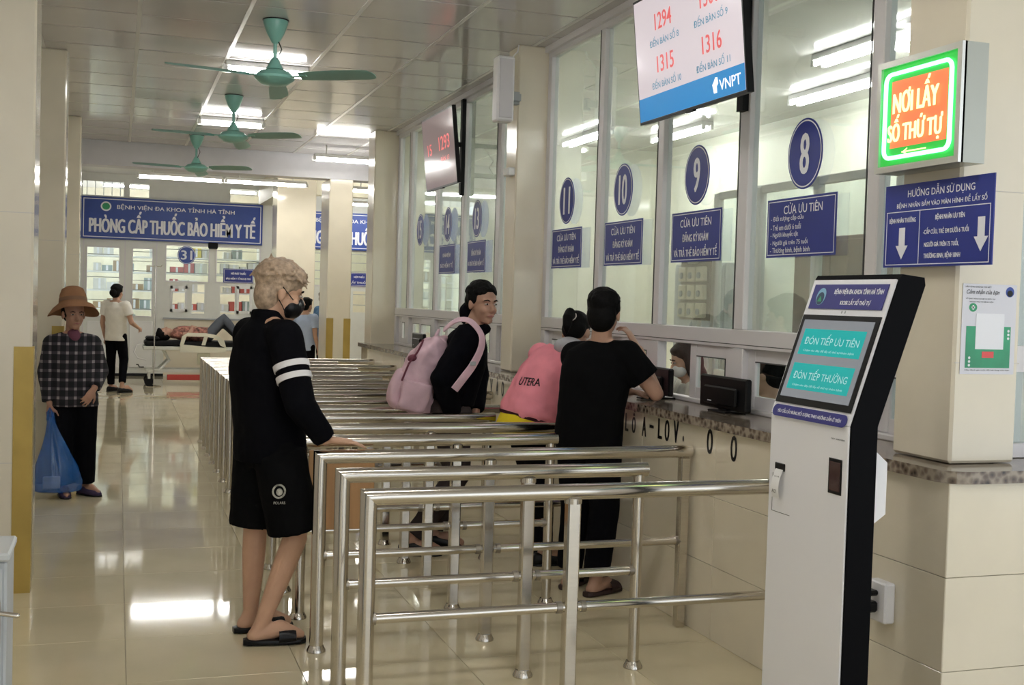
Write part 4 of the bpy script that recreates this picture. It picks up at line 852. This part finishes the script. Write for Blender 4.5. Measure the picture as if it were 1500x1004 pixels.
def slipper(t, J, n, m, strap=True, k=1.0):
    a, b = J['an'+n], J['toe'+n]; d = (b-a); d.z = 0; d.normalize(); s = V((-d.y, d.x, 0)); c = V((a.x, a.y, 0))
    o = part('slipper', MB().loft([(c+d*(-.075)+V((0, 0, z)), s*.0, V((0, 0, 0))) for z in ()] or [(c+d*x+V((0, 0, .0145)), s*w_, V((0, 0, .0135))) for x, w_ in ((-.078, .02), (-.06, .036), (.0, .042), (.10, .05), (.17, .046), (.195, .022))], 12, p=4), m, t, True)
    if strap: part('strap', MB().loft([(c+d*x+V((0, 0, .035)), s*.056, V((0, 0, r_))) for x, r_ in ((.075, .040), (.10, .040), (.135, .034), (.15, .028))], 16, cap=False), m, o, True)
def shoe(t, J, n, m, k=1.0):
    a, b = J['an'+n], J['toe'+n]; d = (b-a); d.z = 0; d.normalize(); s = V((-d.y, d.x, 0)); c = V((a.x, a.y, 0)); mb = MB()
    mb.loft([(c+d*x*k+V((0, 0, z*k)), s*w_*k, V((0, 0, z*k*.98))) for x, w_, z in ((-.075, .02, .03), (-.055, .036, .042), (.0, .040, .045), (.08, .046, .036), (.15, .042, .028), (.185, .02, .018))], 14, p=2.6)
    o = part('shoe', mb, m, t, True); part('sole', MB().loft([(c+d*x*k+V((0, 0, .006)), s*w_*k, V((0, 0, .006))) for x, w_ in ((-.08, .02), (-.055, .04), (.08, .05), (.15, .046), (.19, .02))], 12, p=4), M_black, o, True)

# ---- boy in the black top
J = joints((.64, 5.27), 20, 1.72, pelvis=(.655, 5.28, .90), chest=(.625, 5.29, 1.19), neck=(.632, 5.28, 1.43), shR=(.69, 5.11, 1.365), shL=(.575, 5.45, 1.365), elR=(.745, 5.005, 1.08), wrR=(.865, 5.045, .925), elL=(.60, 5.50, 1.08), wrL=(.72, 5.50, .86),
           hipR=(.685, 5.19, .86), knR=(.765, 5.19, .47), anR=(.625, 5.19, .09), toeR=(.79, 5.18, .035), hipL=(.62, 5.36, .86), knL=(.61, 5.38, .47), anL=(.60, 5.40, .09), toeL=(.765, 5.42, .035))
t = thing('person', 'boy with bleached hair and black mask in black top and shorts beside the rails', 'person', (.66, 5.27, 0))
h = Head((.690, 5.27, 1.562), 2, -12, 1.0)
body(t, J, h, SK_boy, .0065, 1.0, hd={'R': (V((1, .0, -.10)), V((0, 0, 1)), 1, (8, 10))}); face_parts(h, t)
top(t, J, C_black, .009, 1.0, .55, .97, (.080, .068, .052), spec=[(.45, .165, .145), (.8, .178, .150), (1.2, .178, .145), (1.6, .18, .140), (2.1, .19, .138), (2.6, .178, .122), (2.85, .118, .10), (3.02, .072, .072), (3.22, .066, .066)], name='sweatshirt')
for a_, b_ in ((.40, .485), (.57, .655)):
    p0, p1 = J['shR'].lerp(J['elR'], a_), J['shR'].lerp(J['elR'], b_); part('sleeve_stripe', MB().cyl(p0, p1, .0845-.012*a_, .0845-.012*b_, 28), C_stripe, t, True)
trousers(t, J, C_blackt, .009, 1.0, -.08, 1.1, (.115, .118, .118), 'shorts', .01)
e_ = part('printed_emblem', ringd('-Y', (.672, 5.064, .70), .03, .032, .008, 20), mat('emblem_print', (.34, .33, .28), .8, var=.6, scale=60), t); part('emblem_core', disc('-Y', (.674, 5.063, .697), .014, .016, .002, 12), MATS['emblem_print'], e_); letter('POLARS', (.675, 5.063, .650), .05, .012, '-Y', MATS['emblem_print'], e_, .01)
hair_short(t, h, M_hairbl, .0055, .10, 230, .040, True, .015, 3)
mk = rpart('face_mask', h.e(h.e(MB(), (.050, 0, -.060), (.062, .064, .054)), (.078, 0, -.046), (.040, .032, .042)), M_black, t, .005, 2)
for q in (-1, 1): part('ear_loop', MB().tube([h.p(.05, q*.060, -.025), h.p(.02, q*.077, -.004), h.p(-.012, q*.089, .02)], .0022, 6), M_black, mk); part('ear_loop', MB().tube([h.p(.03, q*.064, -.09), h.p(.005, q*.076, -.06), h.p(-.016, q*.089, -.04)], .0022, 6), M_black, mk)
for n in 'LR': slipper(t, J, n, M_black)

# ---- man with the pink backpack
J = joints((1.8, 6.86), -20, 1.72, pelvis=(1.93, 6.90, .90), chest=(2.01, 6.88, 1.175), neck=(2.055, 6.86, 1.365), shR=(1.985, 6.69, 1.325), shL=(2.115, 7.04, 1.33), elR=(1.83, 6.66, 1.08), wrR=(1.92, 6.745, .86), elL=(2.16, 7.05, 1.06), wrL=(2.12, 6.93, .86),
           hipR=(1.95, 6.81, .86), hipL=(1.95, 6.99, .86), knR=(1.98, 6.82, .47), knL=(2.02, 7.0, .47), anR=(1.70, 6.82, .09), anL=(1.88, 7.0, .09), toeR=(1.86, 6.77, .035), toeL=(2.05, 6.95, .035))
t = thing('person', 'man in a black jacket with pink backpack leaning toward the counter', 'person', (1.85, 6.88, 0))
h = Head((2.115, 6.835, 1.535), -70, -4, 1.04)
body(t, J, h, SK_man, .0065); face_parts(h, t)
def hood(mb): h.e(mb, (-.115, .02, -.075), (.062, .09, .085)); h.e(mb, (-.04, 0, -.155), (.085, .09, .04))
top(t, J, C_jacket, .009, 1.03, .62, .97, (.084, .074, .054), spec=[(1.12, .19, .16), (1.3, .188, .158), (1.6, .185, .155), (2.1, .195, .15), (2.6, .18, .125), (2.85, .12, .10), (3.08, .075, .075)], name='jacket', extra=hood, disp=.014)
trousers(t, J, C_brown, .01, 1.1, .93, 1.25, disp=.012); hair_short(t, h, M_hairb, .0055, -.02, 150, .016, False, -.01, 5)
for n in 'LR': shoe(t, J, n, M_black)
t2 = thing('backpack', 'pink fabric backpack on the back of the man in black', 'backpack', (1.70, 6.9, .86))
mb = MB(); ax_ = (J['neck']-J['pelvis']).normalized(); fw = V((ax_.z, 0, -ax_.x)); l_ = V((.2, .98, 0)); o = V((1.765, 6.88, 1.085))
mb.loft([(o+ax_*z+fw*x, l_*w_, fw*d_) for z, x, w_, d_ in ((-.235, .0, .12, .09), (-.22, -.01, .155, .12), (-.1, -.02, .165, .135), (.05, -.01, .16, .12), (.17, .01, .14, .095), (.235, .03, .10, .055), (.26, .04, .05, .03))], 24, p=3)
rpart('bag_body', mb, C_bag, t2, .008, 3, disp=.045)
part('zip_line', MB().tube([o+ax_*z+fw*x+l_*y for z, x, y in ((-.06, -.125, -.14), (.05, -.115, -.142), (.13, -.085, -.13), (.19, -.07, -.08), (.205, -.065, 0), (.19, -.07, .08), (.13, -.085, .13))], .006, 8), C_bagd, t2, True)
rpart('side_pocket', MB().loft([(o+ax_*z-l_*.15+fw*-.02, l_*.035, fw*d_) for z, d_ in ((-.22, .06), (-.2, .085), (-.08, .095), (-.04, .09))], 18, p=3), C_bag, t2, .009, 3, disp=.02)
rpart('front_pocket', MB().loft([(o+ax_*z+fw*(-.13+x), l_*w_, fw*.05) for z, x, w_ in ((-.235, .03, .10), (-.20, .0, .13), (-.1, -.01, .135), (-.02, .01, .12), (.0, .03, .1))], 20, p=3), C_bag, t2, .01, 3, disp=.02)
part('inner_lining', MB().ell(o+ax_*.085+fw*-.10+l_*-.09, (.03, .055, .022), Matrix.Rotation(rad(-25), 3, 'Y')), C_bagd, t2, True)
part('carry_loop', MB().tube([o+ax_*.24+l_*.03, o+ax_*.29+fw*.01, o+ax_*.24-l_*.03], .009, 8), C_bag, t2, True)
def strap(pts, w_, nr):
    def cr(a, n):
        a = [V(p) for p in a]; o = []
        for i in range(len(a)-1):
            p0, p1, p2, p3 = a[max(i-1, 0)], a[i], a[i+1], a[min(i+2, len(a)-1)]
            for q in range(n): t_ = q/n; o.append(.5*((2*p1)+(p2-p0)*t_+(2*p0-5*p1+4*p2-p3)*t_**2+(3*p1-p0-3*p2+p3)*t_**3))
        return o+[a[-1]]
    mb = MB(); pts = cr(pts, 4); nr = cr(nr, 4); R = []
    for i, p in enumerate(pts):
        d = (pts[min(i+1, len(pts)-1)]-pts[max(0, i-1)]).normalized(); nn = V(nr[i]); s_ = d.cross(nn).normalized(); R.append((p, s_*w_, s_.cross(d)*.007))
    return mb.loft(R, 10, p=3)
part('shoulder_strap', strap([(1.86, 6.78, 1.365), (1.92, 6.72, 1.425), (1.985, 6.66, 1.425), (2.04, 6.605, 1.35), (2.035, 6.578, 1.27), (1.985, 6.565, 1.17), (1.93, 6.575, 1.09), (1.88, 6.585, 1.02)], .025, [(-.4, -.3, .8), (-.2, -.5, .8), (.2, -.7, .7), (.5, -.8, .3), (.4, -.9, 0), (.2, -1, 0), (.1, -1, 0), (.1, -1, 0)]), C_bag, t2, True)
part('strap_buckle', MB().bbox(1.962, 1.998, 6.548, 6.558, 1.165, 1.19, .003), M_grey, t2)

# ---- girl in the pink jacket
J = joints((2.35, 6.42), 15, 1.58, pelvis=(2.285, 6.42, .86), chest=(2.385, 6.42, 1.10), neck=(2.475, 6.42, 1.275), shR=(2.50, 6.26, 1.225), shL=(2.42, 6.58, 1.225), elR=(2.62, 6.22, 1.06), wrR=(2.76, 6.33, 1.065), elL=(2.58, 6.66, 1.07), wrL=(2.76, 6.58, 1.065),
           hipR=(2.29, 6.34, .80), hipL=(2.27, 6.50, .80), knR=(2.37, 6.36, .44), knL=(2.38, 6.52, .44), anR=(2.40, 6.40, .085), anL=(2.42, 6.54, .085), toeR=(2.545, 6.40, .03), toeL=(2.56, 6.56, .03))
t = thing('person', 'girl with black ponytail in a pink jacket bending over the counter', 'person', (2.35, 6.42, 0))
h = Head((2.578, 6.43, 1.375), 48, -28, .96)
body(t, J, h, SK_f, .008, .92, hd={'R': (V((1, .2, -.05)), V((0, 0, 1)), 1, (10, 12)), 'L': (V((1, -.2, -.05)), V((0, 0, 1)), -1, (10, 12))})
jk = top(t, J, C_pink, .009, 1.0, .8, .97, (.080, .072, .052), spec=[(1.0, .18, .155), (1.15, .195, .165), (1.5, .19, .155), (2.1, .185, .14), (2.6, .165, .115), (2.85, .115, .09), (3.02, .07, .07)], name='jacket', disp=.022)
cc, tg = spine(J, 1.03); l_ = (J['lat']-tg*J['lat'].dot(tg)).normalized(); part('hem_trim', MB().loft([(cc-tg*.006, l_*.182, tg.cross(l_)*.157), (cc+tg*.012, l_*.187, tg.cross(l_)*.161)], 32, p=2.4), C_pinkd, t, True)
rpart('hood', h.e(h.e(MB(), (-.06, -.0, -.13), (.085, .10, .055)), (-.10, 0, -.155), (.07, .085, .05)), C_greyh, t, .008, 3, disp=.015)
cs, tgs = spine(J, .45); part('skirt', MB().loft([(V((2.27, 6.42, z)), V((0, w_, 0)), V((d_, 0, 0))) for z, w_, d_ in ((.77, .205, .185), (.84, .19, .17), (.90, .165, .145))], 28), C_yellow, t, True)
trousers(t, J, C_black, .011, .92, .93, .9, name='leggings')
mb = MB(); h.e(mb, (-.022, 0, .045), (.100, .084, .085)); h.e(mb, (-.055, 0, .0), (.060, .078, .078)); h.e(mb, (-.12, 0, .045), (.028, .026, .026)); mb.tube([h.p(-.12, 0, .05), h.p(-.165, .0, .05), h.p(-.185, .0, .005), h.p(-.175, 0, -.05), h.p(-.15, 0, -.09)], [.02, .034, .032, .024, .006], 12); rpart('hair', mb, M_hairb, t, .006, 2)
part('hair_tie', MB().tube([h.p(-.125+.0, .024*math.cos(a), .048+.024*math.sin(a)) for a in [math.pi*k/5 for k in range(11)]], .006, 8), C_white, t, True)
bn, btg = spine(J, 1.95); bk = -(btg.cross(J['lat'])).normalized() if btg.cross(J['lat']).x > 0 else btg.cross(J['lat']).normalized()
Rt = V((.62, -.78, 0)).normalized(); bb = V((-.78, -.62, 0)); bu = (btg-bb*btg.dot(bb)-Rt*btg.dot(Rt)).normalized(); bb = Rt.cross(bu)
wo = letter('UTERA', bn+bb*.30-Rt*.0, .15, .045, None, M_black, t, .02, rot=Matrix((Rt, bu, bb)).transposed(), name='printed_word')
from mathutils.bvhtree import BVHTree
tree = BVHTree.FromPolygons([v.co.copy() for v in jk.data.vertices], [tuple(p.vertices) for p in jk.data.polygons])
for v in wo.data.vertices:
    hit = tree.ray_cast(v.co, -bb)
    if hit[0] is not None: v.co = hit[0]+bb*.004
for n in 'LR': shoe(t, J, n, M_black, .92)

# ---- man in the black T-shirt
J = joints((2.4, 5.72), 50, 1.66, pelvis=(2.385, 5.73, .88), chest=(2.41, 5.72, 1.16), neck=(2.435, 5.72, 1.345), shR=(2.535, 5.61, 1.285), shL=(2.33, 5.82, 1.265), elR=(2.69, 5.56, 1.085), wrR=(2.645, 5.70, 1.31), elL=(2.50, 5.95, 1.09), wrL=(2.68, 5.90, 1.07),
           hipR=(2.44, 5.66, .84), hipL=(2.33, 5.80, .84), knR=(2.46, 5.66, .46), knL=(2.36, 5.82, .46), anR=(2.43, 5.68, .085), anL=(2.35, 5.86, .085), toeR=(2.555, 5.74, .03), toeL=(2.47, 5.97, .03))
t = thing('person', 'man in a black T-shirt and trousers leaning an elbow on the granite counter', 'person', (2.4, 5.72, 0))
h = Head((2.45, 5.725, 1.50), 52, -4, 1.0)
body(t, J, h, SK_man, .0065, 1.0, hd={'R': (V((-.45, .25, .85)), V((.7, -.6, .5)), -1, (18, 35)), 'L': (V((.95, -.15, -.12)), V((0, 0, 1)), -1, (14, 20))}); face_parts(h, t)
top(t, J, C_blackt, .009, 1.0, .5, .62, (.082, .080, .06), spec=[(.45, .175, .14), (.8, .182, .142), (1.2, .18, .138), (1.6, .182, .136), (2.1, .19, .135), (2.6, .175, .115), (2.85, .115, .09), (3.0, .07, .066)], name='t_shirt')
trousers(t, J, C_black, .01, 1.02, .92, 1.1, (.10, .08, .07)); hair_short(t, h, M_hairb, .0055, .03, 120, .012, True, .015, 8)
for n in 'LR': slipper(t, J, n, mat('dark_sandal', (.03, .012, .012), .5))
tp = thing('phone', 'dark phone in the hand of the man in the black T-shirt', 'phone', (2.80, 5.9, 1.03)); part('phone_body', MB().bbox(2.745, 2.86, 5.86, 5.925, 1.03, 1.039, .003), M_black, tp); part('phone_screen', MB().bbox(2.75, 2.855, 5.864, 5.921, 1.039, 1.0395, .0002), mat('phone_glass', (.02, .02, .025), .06), tp)

# ---- woman in the hat
J = joints((-.30, 9.27), -75, 1.45, pelvis=(-.30, 9.28, .80), chest=(-.31, 9.28, 1.04), neck=(-.315, 9.27, 1.215), shL=(-.175, 9.31, 1.145), shR=(-.455, 9.23, 1.145), elL=(-.115, 9.31, .93), wrL=(-.155, 9.165, .815), elR=(-.495, 9.25, .92), wrR=(-.462, 9.20, .70),
           hipL=(-.225, 9.30, .76), hipR=(-.375, 9.26, .76), knL=(-.215, 9.28, .42), knR=(-.375, 9.24, .42), anL=(-.215, 9.30, .075), anR=(-.365, 9.26, .075), toeL=(-.12, 9.20, .028), toeR=(-.335, 9.12, .028))
t = thing('person', 'older woman in a brown brimmed hat and dark plaid shirt by the pillar', 'person', (-.30, 9.27, 0))
h = Head((-.308, 9.235, 1.362), -72, -2, .95)
body(t, J, h, SK_old, .007, .9, hd={'R': (V((0.02, -.05, -1)), V((-.6, -.8, 0)), 1, (50, 60)), 'L': (V((-.35, -.5, -.6)), V((.6, -.7, .2)), 1, (20, 25))}); face_parts(h, t)
top(t, J, M_plaid, .008, .98, .42, .93, (.068, .060, .05), spec=[(.28, .178, .14), (.6, .172, .138), (1.0, .16, .13), (1.6, .155, .125), (2.1, .158, .12), (2.6, .135, .10), (2.82, .10, .085), (2.98, .07, .066)], name='plaid_shirt', disp=.012)
rpart('vest_collar', h.e(MB(), (.012, 0, -.172), (.066, .05, .06)), C_mauve, t, .007, 2)
trousers(t, J, C_black, .009, .95, .95, 1.0, (.105, .085, .078))
mb = MB(); h.e(mb, (-.03, 0, .02), (.095, .086, .10)); rpart('hair', mb, M_hairb, t, .008, 2)
hat = []; hu = (h.u-h.f*.26).normalized(); hf = (h.f+h.u*.26).normalized()
for r_, z in ((.002, .175), (.05, .172), (.080, .155), (.098, .11), (.104, .055), (.112, .045), (.15, .030), (.188, -.006), (.190, -.012), (.150, .018), (.108, .032), (.1, .03)): hat.append((h.p(-.012, 0, .042)+hu*(z-.01), hf*r_*1.06*h.k, h.l*r_*h.k))
hm = MB(); hm.loft(hat, 36, cap=False)
for v_ in hm.v:
    q_ = (v_-h.c).dot(h.l)/h.k; z_ = (v_-h.c).dot(h.u)/h.k
    if abs(q_) > .11 and z_ < .10: v_ -= h.u*(abs(q_)-.11)*.42
tg_ = part('sun_hat', hm, C_hat, t, True); part('hat_band', MB().loft([(h.p(-.012, 0, .042)+hu*(z-.01), hf*r_*1.06*h.k, h.l*r_*h.k) for r_, z in ((.1065, .056), (.1035, .085))], 36, cap=False), mat('hat_band_cloth', (.22, .12, .07), .9), tg_, True)
for n in 'LR': shoe(t, J, n, C_shoe, .88)
t2 = thing('plastic_bag', 'blue translucent plastic bag held by the woman in the hat', 'bag', (-.41, 9.17, .04))
mb = MB(); R = []
for z, x, w_, d_ in ((.045, -.405, .12, .06), (.06, -.405, .155, .09), (.13, -.405, .165, .10), (.24, -.41, .14, .085), (.36, -.42, .095, .06), (.48, -.435, .05, .035), (.56, -.447, .028, .022), (.64, -.455, .024, .014)): R.append((V((x, 9.17, z)), V((w_, 0, 0)), V((0, d_, 0))))
mb.loft(R, 40, cap=False)
for i, v_ in enumerate(mb.v):
    a = 2*math.pi*(i % 40)/40; c = V((-.42, 9.17, v_.z)); v_ += (v_-c)*(.07*math.sin(7*a+v_.z*9)+.04*math.sin(13*a))
part('bag_film', mb, mat('blue_film', (.02, .14, .48), .22, alpha=.62, coat=.4), t2, True)
part('bag_base', MB().loft([(V((-.405, 9.17, .05)), V((.125, 0, 0)), V((0, .062, 0))), (V((-.405, 9.17, .054)), V((.12, 0, 0)), V((0, .06, 0)))], 24), MATS['blue_film'], t2, True)
for y_ in (9.155, 9.185): part('bag_handle', MB().tube([(-.475, y_, .58), (-.47, y_, .64), (-.46, y_, .668), (-.445, y_, .64), (-.435, y_, .58)], .008, 8), MATS['blue_film'], t2, True)
t3 = thing('paper_packet', 'white paper packet inside the blue plastic bag', 'packet', (-.44, 9.13, .07)); part('packet_body', MB().bbox(-.50, -.38, 9.135, 9.17, .075, .165, .006), M_print, t3); part('packet_flap', MB().box(-.495, -.385, 9.133, 9.135, .13, .16), M_white, t3)

# ---- woman walking near the bed
def simple_person(lab, root, yaw, hgt, m_top, m_leg, hair=M_hairb, sk=SK_man, sl=.6, vox=.014, hy=None, hp=0, grp=None, ov={}, legs=True, tl='shirt', hem=.55, lname='trousers', long=False, sh=True, hk=1.0):
    J = joints(root, yaw, hgt, **ov); t = thing('person', lab, 'person', (root[0], root[1], 0), grp); k = hgt/1.7
    hc = J['neck']+(J['neck']-J['chest']).normalized()*.04+V((0, 0, .115*k))+hv(yaw)*.03
    h = Head(hc, yaw if hy is None else hy, hp, k*hk); body(t, J, h, sk, vox, k)
    top(t, J, m_top, vox, k, hem, sl, (.076, .07, .05), name=tl); trousers(t, J, m_leg, vox, k, name=lname)
    if long:
        mb = MB(); h.e(mb, (-.022, 0, .045), (.104, .088, .088)); h.e(mb, (-.05, 0, -.02), (.07, .088, .10)); h.e(mb, (-.055, .0, -.14), (.06, .095, .13))
        for q in (-1, 1): h.e(mb, (-.012, q*.076, -.05), (.045, .022, .12))
        h.e(mb, (.035, 0, .075), (.05, .062, .03))
        rpart('hair', mb, hair, t, vox*.6, 2)
    else: hair_short(t, h, hair, vox*.6, .02, 40, .012, True, .01, 4)
    if sh:
        for n in 'LR': shoe(t, J, n, M_black, k)
    return t, J, h
t, J, h = simple_person('woman in a pale blouse and black trousers walking beside the hospital bed', (-.02, 18.6), 55, 1.62, C_white, C_black, ov=dict(knR=(.10, 18.62, .50), anR=(.08, 18.45, .13), toeR=(.22, 18.55, .03), anL=(-.08, 18.75, .085), toeL=(.02, 18.85, .03), elR=(.20, 18.45, 1.06), wrR=(.30, 18.62, .98)), hem=.45)
part('hair_bun', h.e(MB(), (-.11, 0, -.01), (.05, .06, .06)), M_hairb, t, True)
simple_person('man in a blue polo shirt standing behind the boy beyond the rails', (3.04, 18.1), 20, 1.62, C_blues, C_black)
simple_person('person in a light blue shirt mostly hidden behind the boy', (2.62, 17.2), 40, 1.50, C_lblue, C_black)
simple_person('seated man in an olive shirt beside the white pillar', (3.72, 17.0), 60, 1.6, cloth('olive_shirt', (.16, .16, .12)), C_greyt, ov=dict(crotch=(3.72, 17.0, .36), pelvis=(3.72, 17.0, .50), chest=(3.74, 17.02, .80), neck=(3.75, 17.04, 1.0), shL=(3.60, 17.12, .97), shR=(3.90, 16.96, .97), elL=(3.58, 17.2, .70), elR=(3.96, 17.05, .70), wrL=(3.70, 17.4, .62), wrR=(3.92, 17.28, .62), hipL=(3.65, 17.05, .50), hipR=(3.80, 16.98, .50), knL=(3.80, 17.42, .50), knR=(3.98, 17.34, .50), anL=(3.80, 17.42, .085), anR=(3.98, 17.34, .085), toeL=(3.88, 17.56, .03), toeR=(4.06, 17.48, .03)))
tc_ = thing('waiting_chair', 'steel waiting chair under the seated man in olive', 'chair', (3.72, 17.0, 0))
part('seat', MB().bbox(3.50, 3.95, 16.85, 17.25, .36, .40, .01), M_steel, tc_); part('backrest', MB().bbox(3.50, 3.95, 16.80, 16.84, .42, .85, .01), M_steel, tc_)
for x_ in (3.53, 3.92):
    for y_ in (16.83, 17.22): part('leg', MB().cyl((x_, y_, 0), (x_, y_, .37), .015, n=10), M_steel, tc_)
# ---- clerks behind the hatches
def clerk(lab, x, y, yaw, hy, hp, hair, mask, z=0):
    f = hv(yaw); l = V((-f.y, f.x, 0)); o = V((x, y, 0)); P = lambda a, b, c: o+f*a+l*b+V((0, 0, c+z))
    ov = dict(crotch=P(0, 0, .36), pelvis=P(0, 0, .50), chest=P(.02, 0, .80), neck=P(.05, 0, 1.00), shL=P(.04, .17, .96), shR=P(.04, -.17, .96), elL=P(.12, .22, .72), elR=P(.12, -.22, .72), wrL=P(.21, .10, .80), wrR=P(.21, -.10, .80), hipL=P(.02, .08, .5), hipR=P(.02, -.08, .5), knL=P(.30, .1, .5), knR=P(.30, -.1, .5), anL=P(.16, .1, .085), anR=P(.16, -.1, .085), toeL=P(.30, .1, .03), toeR=P(.30, -.1, .03))
    t, J, h = simple_person(lab, (x, y), yaw, 1.6, C_white, C_black, hair, SK_f, .95, .011, hy, hp, None, {a: tuple(b) for a, b in ov.items()}, tl='lab_coat', hem=.5, long=mask)
    if mask: rpart('face_mask', h.e(MB(), (.052, 0, -.058), (.062, .064, .052)), mat('mask_white', (.75, .76, .76), .8), t, .007, 2); face_parts(h, t)
    ch = thing('office_chair', lab.split(' seated')[0].replace('clerk', 'chair of the clerk'), 'chair', (x, y, 0))
    part('seat', MB().bbox(x-.2, x+.2, y-.2, y+.2, .34, .40, .02), M_blackm, ch); part('column', MB().cyl((x, y, .05), (x, y, .35), .025, n=12), M_black, ch); part('foot_star', MB().box(x-.25, x+.25, y-.03, y+.03, 0, .05).box(x-.03, x+.03, y-.25, y+.25, .0, .05), M_black, ch)
clerk('masked clerk with long brown hair seated behind the open hatch', 3.46, 6.56, 165, 168, -18, mat('brown_hair', (.035, .016, .011), .5, var=.3, scale=40, bump=.3, bscale=80), True, .07)
clerk('dark-haired clerk seated behind the hatch beside the kiosk', 3.52, 5.70, 120, 125, -10, M_hairb, False, .03)

# ---- hospital bed and patient
t = thing('hospital_bed', 'white wheeled hospital bed in front of the pharmacy', 'bed', (1.2, 20.1, 0)); by0, by1 = 19.75, 20.5; M_bed = mat('bed_plastic', (.62, .60, .48), .45); M_bedf = mat('bed_frame_paint', (.62, .62, .56), .4)
part('mattress', MB().bbox(.42, 2.35, by0+.02, by1-.02, .655, .735, .02), M_blackm, t); part('frame', MB().bbox(.40, 2.38, by0, by1, .59, .65, .01).box(.45, 2.3, by0+.1, by1-.1, .22, .27), M_bedf, t)
for x_ in (.75, 2.05):
    for y_ in (by0+.12, by1-.12): part('leg', MB().tube([(x_-.1, y_, .25), (x_+.06, y_, .42), (x_-.04, y_, .60)], .025, 8), M_bedf, t)
for x_ in (.5, 2.25):
    for y_ in (by0+.08, by1-.08):
        c_ = part('caster_fork', MB().box(x_-.02, x_+.02, y_-.03, y_+.03, .12, .24), M_bedf, t); part('wheel', MB().cyl((x_, y_-.02, .075), (x_, y_+.02, .075), .075, n=20), M_blackm, c_, True)
part('red_board', MB().bbox(.78, 2.1, by0+.05, by0+.10, .10, .19, .006), mat('red_board_paint', (.42, .04, .03), .5), t, label='red board')
sr = MB(); o_ = V((.97, by0-.03, .56))
outer = [(0, 0), (.72, 0), (.75, .06), (.70, .2), (.58, .29), (.4, .32), (.1, .32), (.03, .26), (0, .12)]
for pl in ([(0, 0), (.72, 0), (.74, .07), (0, .13)], [(0, .12), (.06, .13), (.10, .26), (.12, .32), (.03, .26)], [(.1, .26), (.42, .26), (.58, .23), (.64, .12), (.74, .07), (.70, .2), (.58, .29), (.4, .32), (.12, .32)], [(.34, .12), (.40, .12), (.44, .27), (.38, .27)]): sr.prism(pl, o_, (1, 0, 0), (0, 0, 1), (0, .03, 0))
part('side_rail', sr, M_bed, t, label='cream moulded side rail'); part('drain_bag', MB().bbox(1.25, 1.45, by0-.02, by0+.02, .36, .55, .01), mat('bag_vinyl', (.45, .43, .30), .4), t)
part('crank', MB().tube([(.42, 19.95, .30), (.35, 19.95, .30), (.33, 19.95, .34), (.30, 19.95, .34)], .01, 8), M_black, t); part('hose', MB().tube([(.40, 19.9, .7), (.30, 19.88, .66), (.26, 19.88, .55), (.32, 19.88, .45), (.45, 19.88, .42)], .01, 8), M_whitep, t)
t = thing('iv_pole', 'thin drip pole with hooks at the head of the bed', 'pole', (.57, 19.72, 0)); part('pole', MB().cyl((.57, 19.72, .03), (.57, 19.72, 1.95), .009, n=10), M_steel, t); part('hook', MB().tube([(.47, 19.72, 1.97), (.49, 19.72, 1.94), (.57, 19.72, 1.95), (.65, 19.72, 1.94), (.67, 19.72, 1.97)], .005, 6), M_steel, t); part('foot', MB().lathe([(.12, 0), (.12, .01), (.02, .03), (.001, .03)], (.57, 19.72, 0)), M_steel, t)
t = thing('person', 'patient lying on the hospital bed with one knee raised', 'person', (1.2, 20.1, .735))
J = dict(crotch=V((1.55, 20.1, .83)), pelvis=V((1.40, 20.1, .84)), chest=V((1.08, 20.1, .86)), neck=V((.87, 20.1, .86)), lat=V((0, 1, 0)), f=V((0, 0, 1)))
for n, s in (('L', 1), ('R', -1)): J.update({'sh'+n: V((.92, 20.1+s*.18, .85)), 'el'+n: V((1.12, 20.1+s*.25, .84)), 'wr'+n: V((1.18, 20.1+s*.05, .97)), 'hip'+n: V((1.45, 20.1+s*.09, .84)), 'kn'+n: V((1.68, 20.1+s*.1, 1.14 if s < 0 else 1.05)), 'an'+n: V((1.95, 20.1+s*.1, .79)), 'toe'+n: V((2.08, 20.1+s*.1, .77))})
h = Head((.735, 20.1, .85), 0, 0, 1, f=(0, 0, 1), u=(-1, 0, 0)); body(t, J, h, SK_man, .013, hd={n: (V((.5, -1 if n == 'L' else 1, 0)), V((0, 0, 1)), 1 if n == 'R' else -1, (10, 10)) for n in 'LR'})
top(t, J, C_pat, .013, 1, .8, .55, (.075, .07, .06), name='patterned_shirt'); trousers(t, J, C_greyt, .013, .98); hair_short(t, h, M_hairb, .009, .02, 40, .012, True, .01, 6)
tpw = solo('pillow', MB().bbox(.44, .66, 19.85, 20.4, .736, .80, .025), M_blackm, 'dark head pillow at the head of the hospital bed', 'pillow')
